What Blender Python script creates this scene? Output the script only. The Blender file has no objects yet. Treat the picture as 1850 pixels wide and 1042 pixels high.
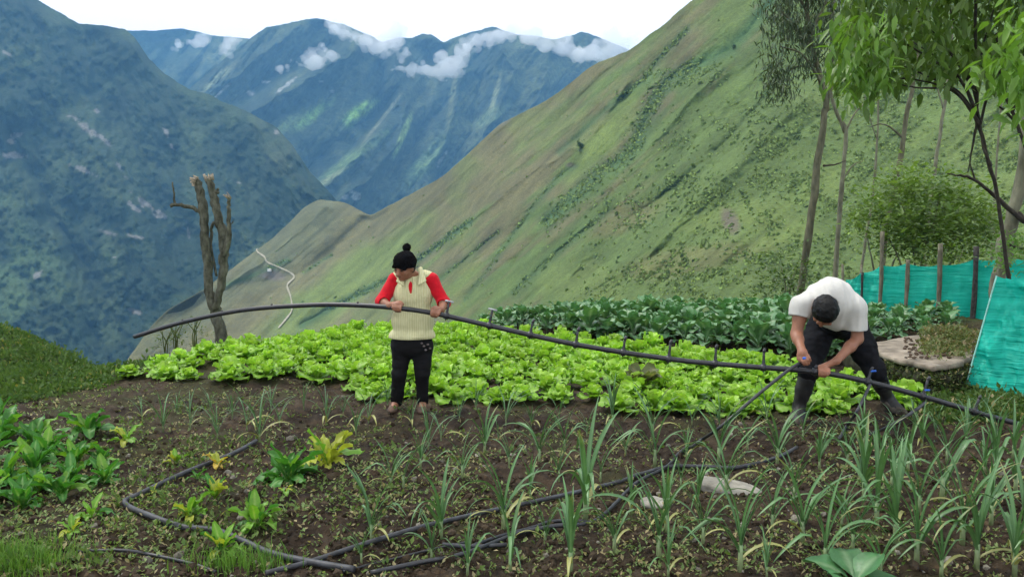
import bpy, math, random
import numpy as np
from mathutils import Vector, Matrix

# ------------------------------------------------------------------ camera, sky, sun, exposure
SC = bpy.context.scene
COL = SC.collection
F, CX, CY, HOR = 1452.0, 925.0, 521.0, 400.0        # focal length and centre in photo pixels, eye level row
CAM_Z = 1.7
PITCH = math.atan((CY - HOR) / F)

cam_d = bpy.data.cameras.new('camera')
cam_d.sensor_width = 36.0
cam_d.lens = 36.0 * F / 1850.0
cam_d.clip_start, cam_d.clip_end = 0.05, 60000.0
cam = bpy.data.objects.new('camera', cam_d)
COL.objects.link(cam)
cam.location = (0, 0, CAM_Z)
cam.rotation_euler = (math.pi / 2 - PITCH, 0, 0)
SC.camera = cam

SUN_EL, SUN_AZ = math.radians(58), math.radians(-62)     # azimuth from +Y towards +X
world = bpy.data.worlds.new('World')
SC.world = world
world.use_nodes = True
wn, wl = world.node_tree.nodes, world.node_tree.links
wn.clear()
w_out = wn.new('ShaderNodeOutputWorld')
w_bg = wn.new('ShaderNodeBackground')
w_bg.inputs['Strength'].default_value = 0.10
w_sky = wn.new('ShaderNodeTexSky')
w_sky.sky_type = 'NISHITA'
w_sky.sun_disc = False
w_sky.sun_elevation = SUN_EL
w_sky.sun_rotation = SUN_AZ
w_sky.altitude = 2000
w_mix = wn.new('ShaderNodeMix')
w_mix.data_type = 'RGBA'
w_mix.inputs[0].default_value = 0.86                       # thin bright overcast over the blue sky
w_mix.inputs[7].default_value = (14.6, 14.7, 14.9, 1)
wl.new(w_sky.outputs[0], w_mix.inputs[6])
wl.new(w_mix.outputs[2], w_bg.inputs['Color'])
wl.new(w_bg.outputs[0], w_out.inputs['Surface'])

sun_d = bpy.data.lights.new('sun', 'SUN')
sun_d.energy = 2.5
sun_d.angle = math.radians(14)
sun_d.color = (1.0, 0.95, 0.86)
sun = bpy.data.objects.new('sun', sun_d)
COL.objects.link(sun)
sdir = Vector((math.sin(SUN_AZ) * math.cos(SUN_EL), math.cos(SUN_AZ) * math.cos(SUN_EL), math.sin(SUN_EL)))
sun.rotation_euler = sdir.to_track_quat('Z', 'Y').to_euler()
sun.location = sdir * 50

SC.view_settings.view_transform = 'Standard'
SC.view_settings.look = 'None'
SC.view_settings.exposure = 0.32
SC.view_settings.gamma = 1.0
SC.view_settings.use_curve_mapping = False
SC.render.engine = 'CYCLES'
SC.cycles.use_denoising = True
SC.cycles.max_bounces = 6
SC.cycles.diffuse_bounces = 3
SC.cycles.glossy_bounces = 2
SC.cycles.transmission_bounces = 3
SC.cycles.volume_bounces = 3
SC.cycles.transparent_max_bounces = 8
SC.cycles.use_adaptive_sampling = True
SC.cycles.adaptive_threshold = 0.03

# ------------------------------------------------------------------ numpy helpers
def P(px, py, d):
    """world point on the sight line through photo pixel (px, py) at depth d along the level view axis"""
    px = np.asarray(px, float); py = np.asarray(py, float); d = np.asarray(d, float)
    u = (px - CX) / F; v = -(py - CY) / F
    cy_ = math.cos(PITCH) + v * math.sin(PITCH)
    cz_ = -math.sin(PITCH) + v * math.cos(PITCH)
    k = d / cy_
    return np.stack(np.broadcast_arrays(u * k, d + 0 * k, CAM_Z + cz_ * k), -1)

def _hash(ix, iy, iz, seed):
    h = (ix.astype(np.int64) * 374761393 + iy.astype(np.int64) * 668265263 + iz.astype(np.int64) * 1274126177 + seed * 974711) & 0xffffffff
    h = ((h ^ (h >> 13)) * 1274126177) & 0xffffffff
    h = ((h ^ (h >> 16)) * 2246822519) & 0xffffffff
    return ((h ^ (h >> 15)) & 0xffffff).astype(float) / 0xffffff * 2 - 1

def vn2(x, y, seed=0):
    ix = np.floor(x); iy = np.floor(y); fx = x - ix; fy = y - iy
    fx = fx * fx * fx * (fx * (fx * 6 - 15) + 10); fy = fy * fy * fy * (fy * (fy * 6 - 15) + 10)
    z = np.zeros_like(ix)
    a = _hash(ix, iy, z, seed); b = _hash(ix + 1, iy, z, seed); c = _hash(ix, iy + 1, z, seed); d = _hash(ix + 1, iy + 1, z, seed)
    return (a * (1 - fx) + b * fx) * (1 - fy) + (c * (1 - fx) + d * fx) * fy

def fbm2(x, y, octv=4, seed=0, gain=0.5):
    s = 0; a = 1.0; t = 0
    for i in range(octv):
        s = s + a * vn2(x, y, seed + i * 17); t += a
        x = x * 2.03 + 7.1; y = y * 2.03 + 3.7; a *= gain
    return s / t

def ridged2(x, y, octv=4, seed=0):
    s = 0; a = 1.0; t = 0
    for i in range(octv):
        s = s + a * (1 - np.abs(vn2(x, y, seed + i * 17)) * 2); t += a
        x = x * 2.1 + 7.1; y = y * 2.1 + 3.7; a *= 0.5
    return s / t

def vn3(x, y, z, seed=0):
    ix = np.floor(x); iy = np.floor(y); iz = np.floor(z); fx = x - ix; fy = y - iy; fz = z - iz
    fx = fx * fx * (3 - 2 * fx); fy = fy * fy * (3 - 2 * fy); fz = fz * fz * (3 - 2 * fz)
    r = 0
    for dx in (0, 1):
        for dy in (0, 1):
            for dz in (0, 1):
                w = (fx if dx else 1 - fx) * (fy if dy else 1 - fy) * (fz if dz else 1 - fz)
                r = r + w * _hash(ix + dx, iy + dy, iz + dz, seed)
    return r

def fbm3(p, f, octv=3, seed=0):
    s = 0; a = 1.0; t = 0
    for i in range(octv):
        q = p * f
        s = s + a * vn3(q[..., 0], q[..., 1], q[..., 2], seed + i * 13); t += a
        f *= 2.05; a *= 0.5
    return s / t

def smooth(a, b, x):
    t = np.clip((x - a) / (b - a), 0, 1)
    return t * t * (3 - 2 * t)

def poly_dist(x, y, pts):
    """distance of each (x, y) to a polyline"""
    best = np.full(np.shape(x), 1e9)
    for (x0, y0), (x1, y1) in zip(pts[:-1], pts[1:]):
        dx, dy = x1 - x0, y1 - y0
        t = np.clip(((x - x0) * dx + (y - y0) * dy) / (dx * dx + dy * dy), 0, 1)
        best = np.minimum(best, np.hypot(x - x0 - t * dx, y - y0 - t * dy))
    return best

def inside(x, y, pts):
    r = np.zeros(np.shape(x), bool)
    n = len(pts)
    for i in range(n):
        x0, y0 = pts[i]; x1, y1 = pts[(i + 1) % n]
        if y0 == y1: continue
        c = ((y0 > y) != (y1 > y)) & (x < (x1 - x0) * (y - y0) / (y1 - y0) + x0)
        r ^= c
    return r

# ------------------------------------------------------------------ object helpers
def make_mesh(name, V, faces, col=None, smooth_=True):
    """faces: list of int arrays (each n x 3 or n x 4)"""
    V = np.asarray(V, np.float32)
    if isinstance(faces, np.ndarray): faces = [faces]
    faces = [np.asarray(f, np.int32) for f in faces if len(f)]
    loops = np.concatenate([f.ravel() for f in faces])
    sizes = np.concatenate([np.full(len(f), f.shape[1], np.int32) for f in faces])
    starts = np.concatenate([[0], np.cumsum(sizes)[:-1]]).astype(np.int32)
    me = bpy.data.meshes.new(name)
    me.vertices.add(len(V)); me.vertices.foreach_set('co', V.ravel())
    me.loops.add(len(loops)); me.loops.foreach_set('vertex_index', loops)
    me.polygons.add(len(sizes)); me.polygons.foreach_set('loop_start', starts)
    try: me.polygons.foreach_set('loop_total', sizes)
    except Exception: pass
    me.polygons.foreach_set('use_smooth', np.full(len(sizes), smooth_, bool))
    if col is not None:
        c = np.ones((len(V), 4), np.float32); c[:, :3] = np.broadcast_to(col, (len(V), 3))
        at = me.color_attributes.new('col', 'FLOAT_COLOR', 'POINT')
        at.data.foreach_set('color', c.ravel())
    me.update(calc_edges=True)
    return me

def tag(o, label=None, cat=None, group=None, kind=None):
    if label: o['label'] = label
    if cat: o['category'] = cat
    if group: o['group'] = group
    if kind: o['kind'] = kind
    return o

def link(name, me, mat=None, parent=None):
    if mat is not None and len(me.materials) == 0: me.materials.append(mat)
    o = bpy.data.objects.new(name, me); COL.objects.link(o)
    if parent is not None: o.parent = parent
    return o

def mob(name, V, faces, mat, parent=None, col=None, smooth_=True):
    V = np.asarray(V, float)
    if parent is not None: V = V - np.array(parent.location)      # parents are unrotated when this is used
    return link(name, make_mesh(name, V, faces, col, smooth_), mat, parent)

def empty(name, loc, rz=0.0):
    o = bpy.data.objects.new(name, None); COL.objects.link(o)
    o.empty_display_size = 0.1
    o.location = [float(a) for a in loc]; o.rotation_euler = (0, 0, rz)
    return o

def cat_parts(parts):
    """join (V, [faces], col) triples"""
    Vs, Fs, Cs, n = [], [], [], 0
    for V, fs, c in parts:
        if isinstance(fs, np.ndarray): fs = [fs]
        Vs.append(V); Cs.append(np.broadcast_to(c, (len(V), 3)))
        Fs += [np.asarray(f) + n for f in fs if len(f)]
        n += len(V)
    q = [f for f in Fs if f.shape[1] == 4]; t = [f for f in Fs if f.shape[1] == 3]
    out = []
    if q: out.append(np.concatenate(q))
    if t: out.append(np.concatenate(t))
    return np.concatenate(Vs), out, np.concatenate(Cs)

def grid_faces(nr, nc, flip=False):
    i = np.arange(nr * nc).reshape(nr, nc)
    f = np.stack([i[:-1, :-1], i[:-1, 1:], i[1:, 1:], i[1:, :-1]], -1).reshape(-1, 4)
    return f[:, ::-1] if flip else f

def scatter(tV, tF, R, T, tcol=None, cols=None):
    """n copies of a template, rotated/scaled by R (n,3,3) and moved to T (n,3)"""
    n, k = len(T), len(tV)
    V = (np.einsum('nij,kj->nki', R, tV) + T[:, None, :]).reshape(-1, 3)
    off = (np.arange(n) * k)[:, None, None]
    Fc = [(np.asarray(f)[None] + off).reshape(-1, f.shape[1]) for f in (tF if isinstance(tF, list) else [tF])]
    C = None
    if cols is not None:
        C = cols[:, None, :] * (tcol[None] if tcol is not None else np.ones((1, k, 1)))
        C = C.reshape(-1, 3)
    return V, Fc, C

def rot_from(xdir, up):
    """rotation whose columns are x = xdir, z ~ up"""
    x = xdir / np.linalg.norm(xdir, axis=-1, keepdims=True)
    y = np.cross(up, x); y /= np.maximum(np.linalg.norm(y, axis=-1, keepdims=True), 1e-6)
    z = np.cross(x, y)
    return np.stack([x, y, z], -1)

def catmull(pts, n):
    pts = np.asarray(pts, float)
    p = np.vstack([2 * pts[0] - pts[1], pts, 2 * pts[-1] - pts[-2]])
    out = []
    for i in range(1, len(p) - 2):
        t = np.linspace(0, 1, n, endpoint=False)[:, None]
        a, b, c, d = p[i - 1], p[i], p[i + 1], p[i + 2]
        out.append(0.5 * ((2 * b) + (-a + c) * t + (2 * a - 5 * b + 4 * c - d) * t * t + (-a + 3 * b - 3 * c + d) * t ** 3))
    out.append(pts[-1:])
    return np.vstack(out)

def tube(pts, rad, ns=8, bump=0.0, seed=0, cap=True):
    pts = np.asarray(pts, float); n = len(pts)
    rad = np.broadcast_to(np.asarray(rad, float), (n,)) if np.ndim(rad) == 0 else np.asarray(rad, float)
    T = np.gradient(pts, axis=0); T /= np.maximum(np.linalg.norm(T, axis=1, keepdims=True), 1e-9)
    ref = np.array([0, 0, 1.0]) if abs(T[0, 2]) < 0.8 else np.array([0, 1.0, 0])
    V = np.zeros((n, ns, 3)); u = np.cross(T[0], ref)
    for i in range(n):
        u = u - T[i] * np.dot(u, T[i]); u /= max(np.linalg.norm(u), 1e-9)
        w = np.cross(T[i], u)
        a = np.arange(ns) / ns * 2 * math.pi
        r = rad[i] * (1 + (bump * vn2(np.cos(a) * 1.7 + 5 + i * 0.35, np.sin(a) * 1.7 + i * 0.2, seed) if bump else 0))
        V[i] = pts[i] + (np.cos(a) * r)[:, None] * u + (np.sin(a) * r)[:, None] * w
    idx = np.arange(n * ns).reshape(n, ns); nx = np.roll(idx, -1, 1)
    f = [np.stack([idx[:-1], nx[:-1], nx[1:], idx[1:]], -1).reshape(-1, 4)]
    V = V.reshape(-1, 3)
    if cap:
        V = np.vstack([V, pts[0], pts[-1]])
        a, b = n * ns, n * ns + 1
        f.append(np.concatenate([np.stack([nx[0], idx[0], np.full(ns, a)], -1), np.stack([idx[-1], nx[-1], np.full(ns, b)], -1)]))
    return V, f

def ico(sub=1):
    t = (1 + 5 ** 0.5) / 2
    V = [(-1, t, 0), (1, t, 0), (-1, -t, 0), (1, -t, 0), (0, -1, t), (0, 1, t), (0, -1, -t), (0, 1, -t), (t, 0, -1), (t, 0, 1), (-t, 0, -1), (-t, 0, 1)]
    V = [np.array(v) / math.sqrt(1 + t * t) for v in V]
    Fc = [(0, 11, 5), (0, 5, 1), (0, 1, 7), (0, 7, 10), (0, 10, 11), (1, 5, 9), (5, 11, 4), (11, 10, 2), (10, 7, 6), (7, 1, 8), (3, 9, 4), (3, 4, 2), (3, 2, 6), (3, 6, 8), (3, 8, 9), (4, 9, 5), (2, 4, 11), (6, 2, 10), (8, 6, 7), (9, 8, 1)]
    for _ in range(sub):
        mid = {}; nf = []
        def m(a, b):
            k = (min(a, b), max(a, b))
            if k not in mid:
                v = V[a] + V[b]; V.append(v / np.linalg.norm(v)); mid[k] = len(V) - 1
            return mid[k]
        for a, b, c in Fc:
            x, y, z = m(a, b), m(b, c), m(c, a)
            nf += [(a, x, z), (b, y, x), (c, z, y), (x, y, z)]
        Fc = nf
    return np.array(V), np.array(Fc)

def box_mesh(sx, sy, sz, bev=0.1):
    """bevelled box, centred on the origin"""
    b = bev * min(sx, sy, sz)
    V = []
    for ix in (-1, 1):
        for iy in (-1, 1):
            for iz in (-1, 1):
                V += [(ix * sx / 2, iy * (sy / 2 - b), iz * (sz / 2 - b)), (ix * (sx / 2 - b), iy * sy / 2, iz * (sz / 2 - b)), (ix * (sx / 2 - b), iy * (sy / 2 - b), iz * sz / 2)]
    V = np.array(V)
    import bmesh
    bm = bmesh.new()
    for v in V: bm.verts.new(v)
    r = bmesh.ops.convex_hull(bm, input=bm.verts)
    bm.verts.ensure_lookup_table(); bm.verts.index_update()
    bmesh.ops.triangulate(bm, faces=bm.faces)
    out = np.array([v.co[:] for v in bm.verts]), np.array([[v.index for v in f.verts] for f in bm.faces])
    bm.free()
    return out

# ------------------------------------------------------------------ distance-field mesher (bodies, clothes, clouds)
class Field:
    def __init__(s, lo, hi, h):
        s.lo = np.array(lo, float); s.h = h
        s.n = np.ceil((np.array(hi) - s.lo) / h).astype(int) + 1
        s.D = np.full(s.n, 1.0 if h < 0.5 else 1000.0, np.float32)
    def _sl(s, lo, hi):
        a = np.clip(np.floor((lo - s.lo) / s.h).astype(int), 0, s.n); b = np.clip(np.ceil((hi - s.lo) / s.h).astype(int) + 1, 0, s.n)
        sl = tuple(slice(i, j) for i, j in zip(a, b))
        g = np.meshgrid(*[s.lo[k] + s.h * np.arange(a[k], b[k]) for k in range(3)], indexing='ij')
        return sl, np.stack(g, -1)
    def _mix(s, sl, d, k, op):
        D = s.D[sl]
        if op == 'add':
            h = np.maximum(k - np.abs(D - d), 0) / max(k, 1e-6)
            s.D[sl] = np.minimum(D, d) - h * h * k / 4
        elif op == 'sub':
            s.D[sl] = np.maximum(D, -d)
    def cone(s, a, b, ra, rb=None, k=0.02, op='add'):
        a = np.array(a, float); b = np.array(b, float); rb = ra if rb is None else rb
        m = max(ra, rb) + k + 3 * s.h
        sl, p = s._sl(np.minimum(a, b) - m, np.maximum(a, b) + m)
        ab = b - a
        t = np.clip(((p - a) @ ab) / max(ab @ ab, 1e-9), 0, 1)
        d = np.linalg.norm(p - a - t[..., None] * ab, axis=-1) - (ra + (rb - ra) * t)
        s._mix(sl, d, k, op); return s
    def chain(s, pts, rr, k=0.02):
        for i in range(len(pts) - 1): s.cone(pts[i], pts[i + 1], rr[i], rr[i + 1], k)
        return s
    def ell(s, c, r, R=None, k=0.02, op='add'):
        c = np.array(c, float); r = np.array(r, float)
        m = r.max() + k + 3 * s.h
        sl, p = s._sl(c - m, c + m)
        q = p - c
        if R is not None: q = q @ R
        k0 = np.linalg.norm(q / r, axis=-1); k1 = np.linalg.norm(q / (r * r), axis=-1)
        d = k0 * (k0 - 1) / np.maximum(k1, 1e-6)
        s._mix(sl, d, k, op); return s
    def plane(s, c, n, box=None):
        """keep the side the normal points away from, inside an optional box"""
        c = np.array(c, float); n = np.array(n, float); n /= np.linalg.norm(n)
        lo, hi = (s.lo, s.lo + s.h * s.n) if box is None else (np.array(box[0]), np.array(box[1]))
        sl, p = s._sl(lo, hi)
        s.D[sl] = np.maximum(s.D[sl], (p - c) @ n); return s
    def noise(s, amp, f, octv=2, seed=0, band=0.04, stretch=(1, 1, 1)):
        m = np.abs(s.D) < band
        ijk = np.argwhere(m)
        p = (s.lo + ijk * s.h) * np.array(stretch)
        s.D[m] += (amp * fbm3(p, f, octv, seed)).astype(np.float32); return s
    def mesh(s):
        D = s.D; sg = D < 0
        c = [sg[i:sg.shape[0] - 1 + i, j:sg.shape[1] - 1 + j, k:sg.shape[2] - 1 + k] for i in (0, 1) for j in (0, 1) for k in (0, 1)]
        tot = sum(x.astype(np.int8) for x in c)
        cell = (tot > 0) & (tot < 8)
        ijk = np.argwhere(cell)
        vid = np.full(cell.shape, -1, np.int64); vid[cell] = np.arange(len(ijk))
        corner = np.array([(i, j, k) for i in (0, 1) for j in (0, 1) for k in (0, 1)])
        val = np.stack([D[tuple((ijk + o).T)] for o in corner], 1)
        acc = np.zeros((len(ijk), 3)); cnt = np.zeros(len(ijk))
        for a in range(8):
            for b in range(a + 1, 8):
                if np.abs(corner[a] - corner[b]).sum() != 1: continue
                va, vb = val[:, a], val[:, b]
                m = (va < 0) != (vb < 0)
                t = np.where(m, va / np.where(m, va - vb, 1), 0)
                acc[m] += corner[a] + t[m, None] * (corner[b] - corner[a]); cnt[m] += 1
        V = s.lo + s.h * (ijk + acc / np.maximum(cnt, 1)[:, None])
        quads = []
        for ax in range(3):
            o1, o2 = [(1, 2), (2, 0), (0, 1)][ax]
            sa = [slice(0, -1)] * 3; sb = [slice(0, -1)] * 3; sb[ax] = slice(1, None)
            for o in (o1, o2):
                sa[o] = slice(1, -1); sb[o] = slice(1, -1)
            A, B = sg[tuple(sa)], sg[tuple(sb)]
            e = np.argwhere(A != B)
            if len(e) == 0: continue
            inn = A[tuple(e.T)]
            e = e.copy(); e[:, o1] += 1; e[:, o2] += 1
            u = np.zeros(3, int); u[o1] = 1; w = np.zeros(3, int); w[o2] = 1
            q = np.stack([vid[tuple((e - u - w).T)], vid[tuple((e - w).T)], vid[tuple(e.T)], vid[tuple((e - u).T)]], 1)
            q[~inn] = q[~inn][:, ::-1]
            quads.append(q)
        return V, [np.concatenate(quads)]

# ------------------------------------------------------------------ materials
def new_mat(name):
    m = bpy.data.materials.new(name); m.use_nodes = True
    nt = m.node_tree; nt.nodes.clear()
    return m, nt.nodes, nt.links, nt.nodes.new('ShaderNodeOutputMaterial')

def noise_node(N, L, scale, detail=3, coord='Object', rough=0.6, vec=None):
    if vec is None:
        tc = N.new('ShaderNodeTexCoord'); vec = tc.outputs[coord]
    t = N.new('ShaderNodeTexNoise'); t.inputs['Scale'].default_value = scale
    t.inputs['Detail'].default_value = detail; t.inputs['Roughness'].default_value = rough
    L.new(vec, t.inputs['Vector'])
    return t

def ramp(N, L, fac, stops):
    r = N.new('ShaderNodeValToRGB'); e = r.color_ramp.elements
    e[0].position, e[0].color = stops[0][0], (*stops[0][1], 1)
    e[1].position, e[1].color = stops[-1][0], (*stops[-1][1], 1)
    for p_, c_ in stops[1:-1]:
        x = e.new(p_); x.color = (*c_, 1)
    L.new(fac, r.inputs[0]); return r

def mixc(N, L, a, b, fac, mode='MIX'):
    m = N.new('ShaderNodeMix'); m.data_type = 'RGBA'; m.blend_type = mode
    for s, v in ((m.inputs[0], fac), (m.inputs[6], a), (m.inputs[7], b)):
        if isinstance(v, (int, float)): s.default_value = v
        elif isinstance(v, tuple): s.default_value = (*v, 1)
        else: L.new(v, s)
    return m.outputs[2]

def bump(N, L, h, strength, dist):
    b = N.new('ShaderNodeBump'); b.inputs['Strength'].default_value = strength; b.inputs['Distance'].default_value = dist
    L.new(h, b.inputs['Height']); return b.outputs[0]

def leaf_mat(name, trans=0.35, rough=0.5, spec=0.3, var=0.35, nscale=18.0, coord='Object'):
    m, N, L, out = new_mat(name)
    at = N.new('ShaderNodeAttribute'); at.attribute_name = 'col'
    oi = N.new('ShaderNodeObjectInfo')
    nz = noise_node(N, L, nscale, 3, coord)
    mr = N.new('ShaderNodeMapRange'); mr.inputs['To Min'].default_value = 1 - var; mr.inputs['To Max'].default_value = 1 + var
    ad = N.new('ShaderNodeMath'); ad.operation = 'MULTIPLY_ADD'; ad.inputs[1].default_value = 0.35; 
    L.new(oi.outputs['Random'], ad.inputs[0]); L.new(nz.outputs['Fac'], ad.inputs[2])
    mr.inputs['From Min'].default_value = 0.3; mr.inputs['From Max'].default_value = 1.05
    L.new(ad.outputs[0], mr.inputs['Value'])
    c = N.new('ShaderNodeVectorMath'); c.operation = 'SCALE'
    L.new(at.outputs['Color'], c.inputs[0]); L.new(mr.outputs[0], c.inputs['Scale'])
    b = N.new('ShaderNodeBsdfPrincipled'); b.inputs['Roughness'].default_value = rough
    b.inputs['Specular IOR Level'].default_value = spec
    L.new(c.outputs[0], b.inputs['Base Color'])
    L.new(bump(N, L, nz.outputs['Fac'], 0.25, 0.01), b.inputs['Normal'])
    tr = N.new('ShaderNodeBsdfTranslucent')
    L.new(mixc(N, L, c.outputs[0], (1.15, 1.25, 0.5), 0.999, 'MULTIPLY'), tr.inputs['Color'])
    mx = N.new('ShaderNodeMixShader'); mx.inputs[0].default_value = trans
    L.new(b.outputs[0], mx.inputs[1]); L.new(tr.outputs[0], mx.inputs[2]); L.new(mx.outputs[0], out.inputs[0])
    return m

def terrain_mat(name, scale, var=0.45, bstr=0.5, bdist=1.0, rough=0.95, scale2=None, fine=(0.75, 1.2)):
    m, N, L, out = new_mat(name)
    at = N.new('ShaderNodeAttribute'); at.attribute_name = 'col'
    geo = N.new('ShaderNodeNewGeometry')
    n1 = noise_node(N, L, scale, 5, rough=0.7, vec=geo.outputs['Position'])
    n2 = noise_node(N, L, scale2 or scale * 7, 3, rough=0.7, vec=geo.outputs['Position'])
    r1 = ramp(N, L, n1.outputs['Fac'], [(0.3, (1 - var,) * 3), (0.7, (1 + var, 1 + var, 1 + var * 0.8))])
    r2 = ramp(N, L, n2.outputs['Fac'], [(0.35, (fine[0],) * 3), (0.65, (fine[1],) * 3)])
    c = mixc(N, L, mixc(N, L, at.outputs['Color'], r1.outputs[0], 0.999, 'MULTIPLY'), r2.outputs[0], 0.999, 'MULTIPLY')
    b = N.new('ShaderNodeBsdfPrincipled'); b.inputs['Roughness'].default_value = rough
    b.inputs['Specular IOR Level'].default_value = 0.15
    L.new(c, b.inputs['Base Color'])
    L.new(bump(N, L, n2.outputs['Fac'], bstr, bdist), b.inputs['Normal'])
    L.new(b.outputs[0], out.inputs[0])
    return m

def plain_mat(name, color, rough=0.6, spec=0.4, nscale=30.0, var=0.2, bstr=0.2, bdist=0.005, detail=4, sheen=0.0, stretch=None, metallic=0.0):
    m, N, L, out = new_mat(name)
    tc = N.new('ShaderNodeTexCoord'); vec = tc.outputs['Object']
    if stretch:
        mp = N.new('ShaderNodeMapping'); mp.inputs['Scale'].default_value = stretch
        L.new(vec, mp.inputs[0]); vec = mp.outputs[0]
    nz = noise_node(N, L, nscale, detail, vec=vec)
    lo = tuple(max(0, c * (1 - var)) for c in color); hi = tuple(c * (1 + var) for c in color)
    r = ramp(N, L, nz.outputs['Fac'], [(0.3, lo), (0.7, hi)])
    b = N.new('ShaderNodeBsdfPrincipled'); b.inputs['Roughness'].default_value = rough
    b.inputs['Specular IOR Level'].default_value = spec; b.inputs['Metallic'].default_value = metallic
    if sheen: b.inputs['Sheen Weight'].default_value = sheen
    L.new(r.outputs[0], b.inputs['Base Color'])
    L.new(bump(N, L, nz.outputs['Fac'], bstr, bdist), b.inputs['Normal'])
    L.new(b.outputs[0], out.inputs[0])
    return m
# ------------------------------------------------------------------ large landforms
RNG = np.random.default_rng(7)

def interp_cols(pts, px):
    a = np.array(sorted(pts)); return np.interp(px, a[:, 0], a[:, 1]), np.interp(px, a[:, 0], a[:, 2])

class Landform:
    def __init__(s, name, crest, foot, ncol, nrow, disp, color, mat, jag=0.0, jagf=0.02, back=0.35, backdrop=0.7, seed=0, power=1.0, crest_fade=0.04):
        px = np.linspace(min(c[0] for c in crest), max(c[0] for c in crest), ncol)
        pc, dc = interp_cols(crest, px); pf, df = interp_cols(foot, px)
        k = max(3, ncol // 120); ker = np.hanning(k + 2)[1:-1]; ker /= ker.sum()
        sm = lambda a: np.convolve(np.pad(a, k, 'edge'), ker, 'same')[k:-k]
        pc, dc, df = sm(pc), sm(dc), sm(df)
        pc = pc + jag * fbm2(px * jagf, px * 0 + seed, 6, seed, 0.62)
        t = np.linspace(0, 1, nrow)
        PX = np.broadcast_to(px, (nrow, ncol)); T = np.broadcast_to(t[:, None], (nrow, ncol))
        PY = pf + (pc - pf) * T
        D = df + (dc - df) * T ** power
        D = D + disp(PX, PY, T) * smooth(0, crest_fade, 1 - T)
        V = P(PX, PY, D)
        s.px, s.pc, s.pf, s.V, s.nrow, s.ncol = px, pc, pf, V, nrow, ncol
        C = color(PX, PY, T, V)
        bt = np.linspace(0, 1, 7)[1:, None, None]
        run = dc * back
        B = V[-1][None] + bt * np.stack([0 * run, run, 0 * run], -1)[None]
        B[..., 2] -= (bt[..., 0] ** 1.2) * run * backdrop
        allV = np.concatenate([V, B]); allC = np.concatenate([C, np.broadcast_to(C[-1], (6, ncol, 3))])
        s.obj = mob(name, allV.reshape(-1, 3), grid_faces(nrow + 6, ncol), mat, col=allC.reshape(-1, 3))
        tag(s.obj, kind='structure')
    def at(s, x, y):
        x = np.asarray(x, float); y = np.asarray(y, float)
        fi = np.clip((x - s.px[0]) / (s.px[-1] - s.px[0]) * (s.ncol - 1), 0, s.ncol - 1.001)
        pc = np.interp(x, s.px, s.pc); pf = np.interp(x, s.px, s.pf)
        fj = np.clip((y - pf) / (pc - pf), 0, 1) * (s.nrow - 1.001)
        i = fi.astype(int); j = fj.astype(int); a = (fi - i)[..., None]; b = (fj - j)[..., None]
        V = s.V
        return (V[j, i] * (1 - a) + V[j, i + 1] * a) * (1 - b) + (V[j + 1, i] * (1 - a) + V[j + 1, i + 1] * a) * b

def lerp3(c0, c1, w):
    return np.asarray(c0) * (1 - w[..., None]) + np.asarray(c1) * w[..., None]

def scars(C, PX, PY, lst, colr, seed):
    n = fbm2(PX * 0.09, PY * 0.09, 4, seed)
    for (x, y, ln, ang, w) in lst:
        a = math.radians(ang); dx, dy = PX - x, PY - y
        u = (dx * math.cos(a) + dy * math.sin(a)) / ln; v = (-dx * math.sin(a) + dy * math.cos(a)) / w
        m = smooth(0.95, 0.5, np.sqrt(u * u + v * v) + n * 1.0)
        C = C * (1 - m[..., None] * 0.8) + np.array(colr) * (m[..., None] * 0.8)
    return C

M_far = terrain_mat('far_mountain_forest', 0.012, 0.45, 0.6, 9.0, scale2=0.07, fine=(0.55, 1.4))
M_left = terrain_mat('left_mountain_forest', 0.03, 0.25, 0.8, 5.0, scale2=0.2, fine=(0.7, 1.25))
M_hill = terrain_mat('hillside_grass', 0.06, 0.22, 0.6, 0.8, scale2=0.9, fine=(0.78, 1.2))

valley = mob('valley_floor', [(-9000, -3000, -330), (9000, -3000, -330), (9000, 12000, -330), (-9000, 12000, -330)], [np.array([[0, 1, 2, 3]])], M_left, col=np.array([0.04, 0.06, 0.03]))
tag(valley, kind='structure')

# farthest ridge, upper left
def dA(PX, PY, T): return 160 * ridged2((PX + PY * 0.8) * 0.012, (PY - PX * .3) * 0.006, 4, 3)
def cA(PX, PY, T, V):
    n = fbm2(PX * 0.03, PY * 0.03, 4, 5)
    return lerp3((0.03, 0.05, 0.03), (0.08, 0.10, 0.05), smooth(-0.1, 0.5, n))
Landform('far_mountain', [(60, 70, 3100), (180, 58, 3100), (225, 55, 3150), (280, 57, 3200), (330, 52, 3200), (350, 56, 3200), (372, 62, 3200), (440, 68, 3200), (500, 74, 3200), (700, 90, 3200)],
         [(60, 330, 2600), (700, 330, 2700)], 200, 80, dA, cA, M_far, jag=3, seed=11)

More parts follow.
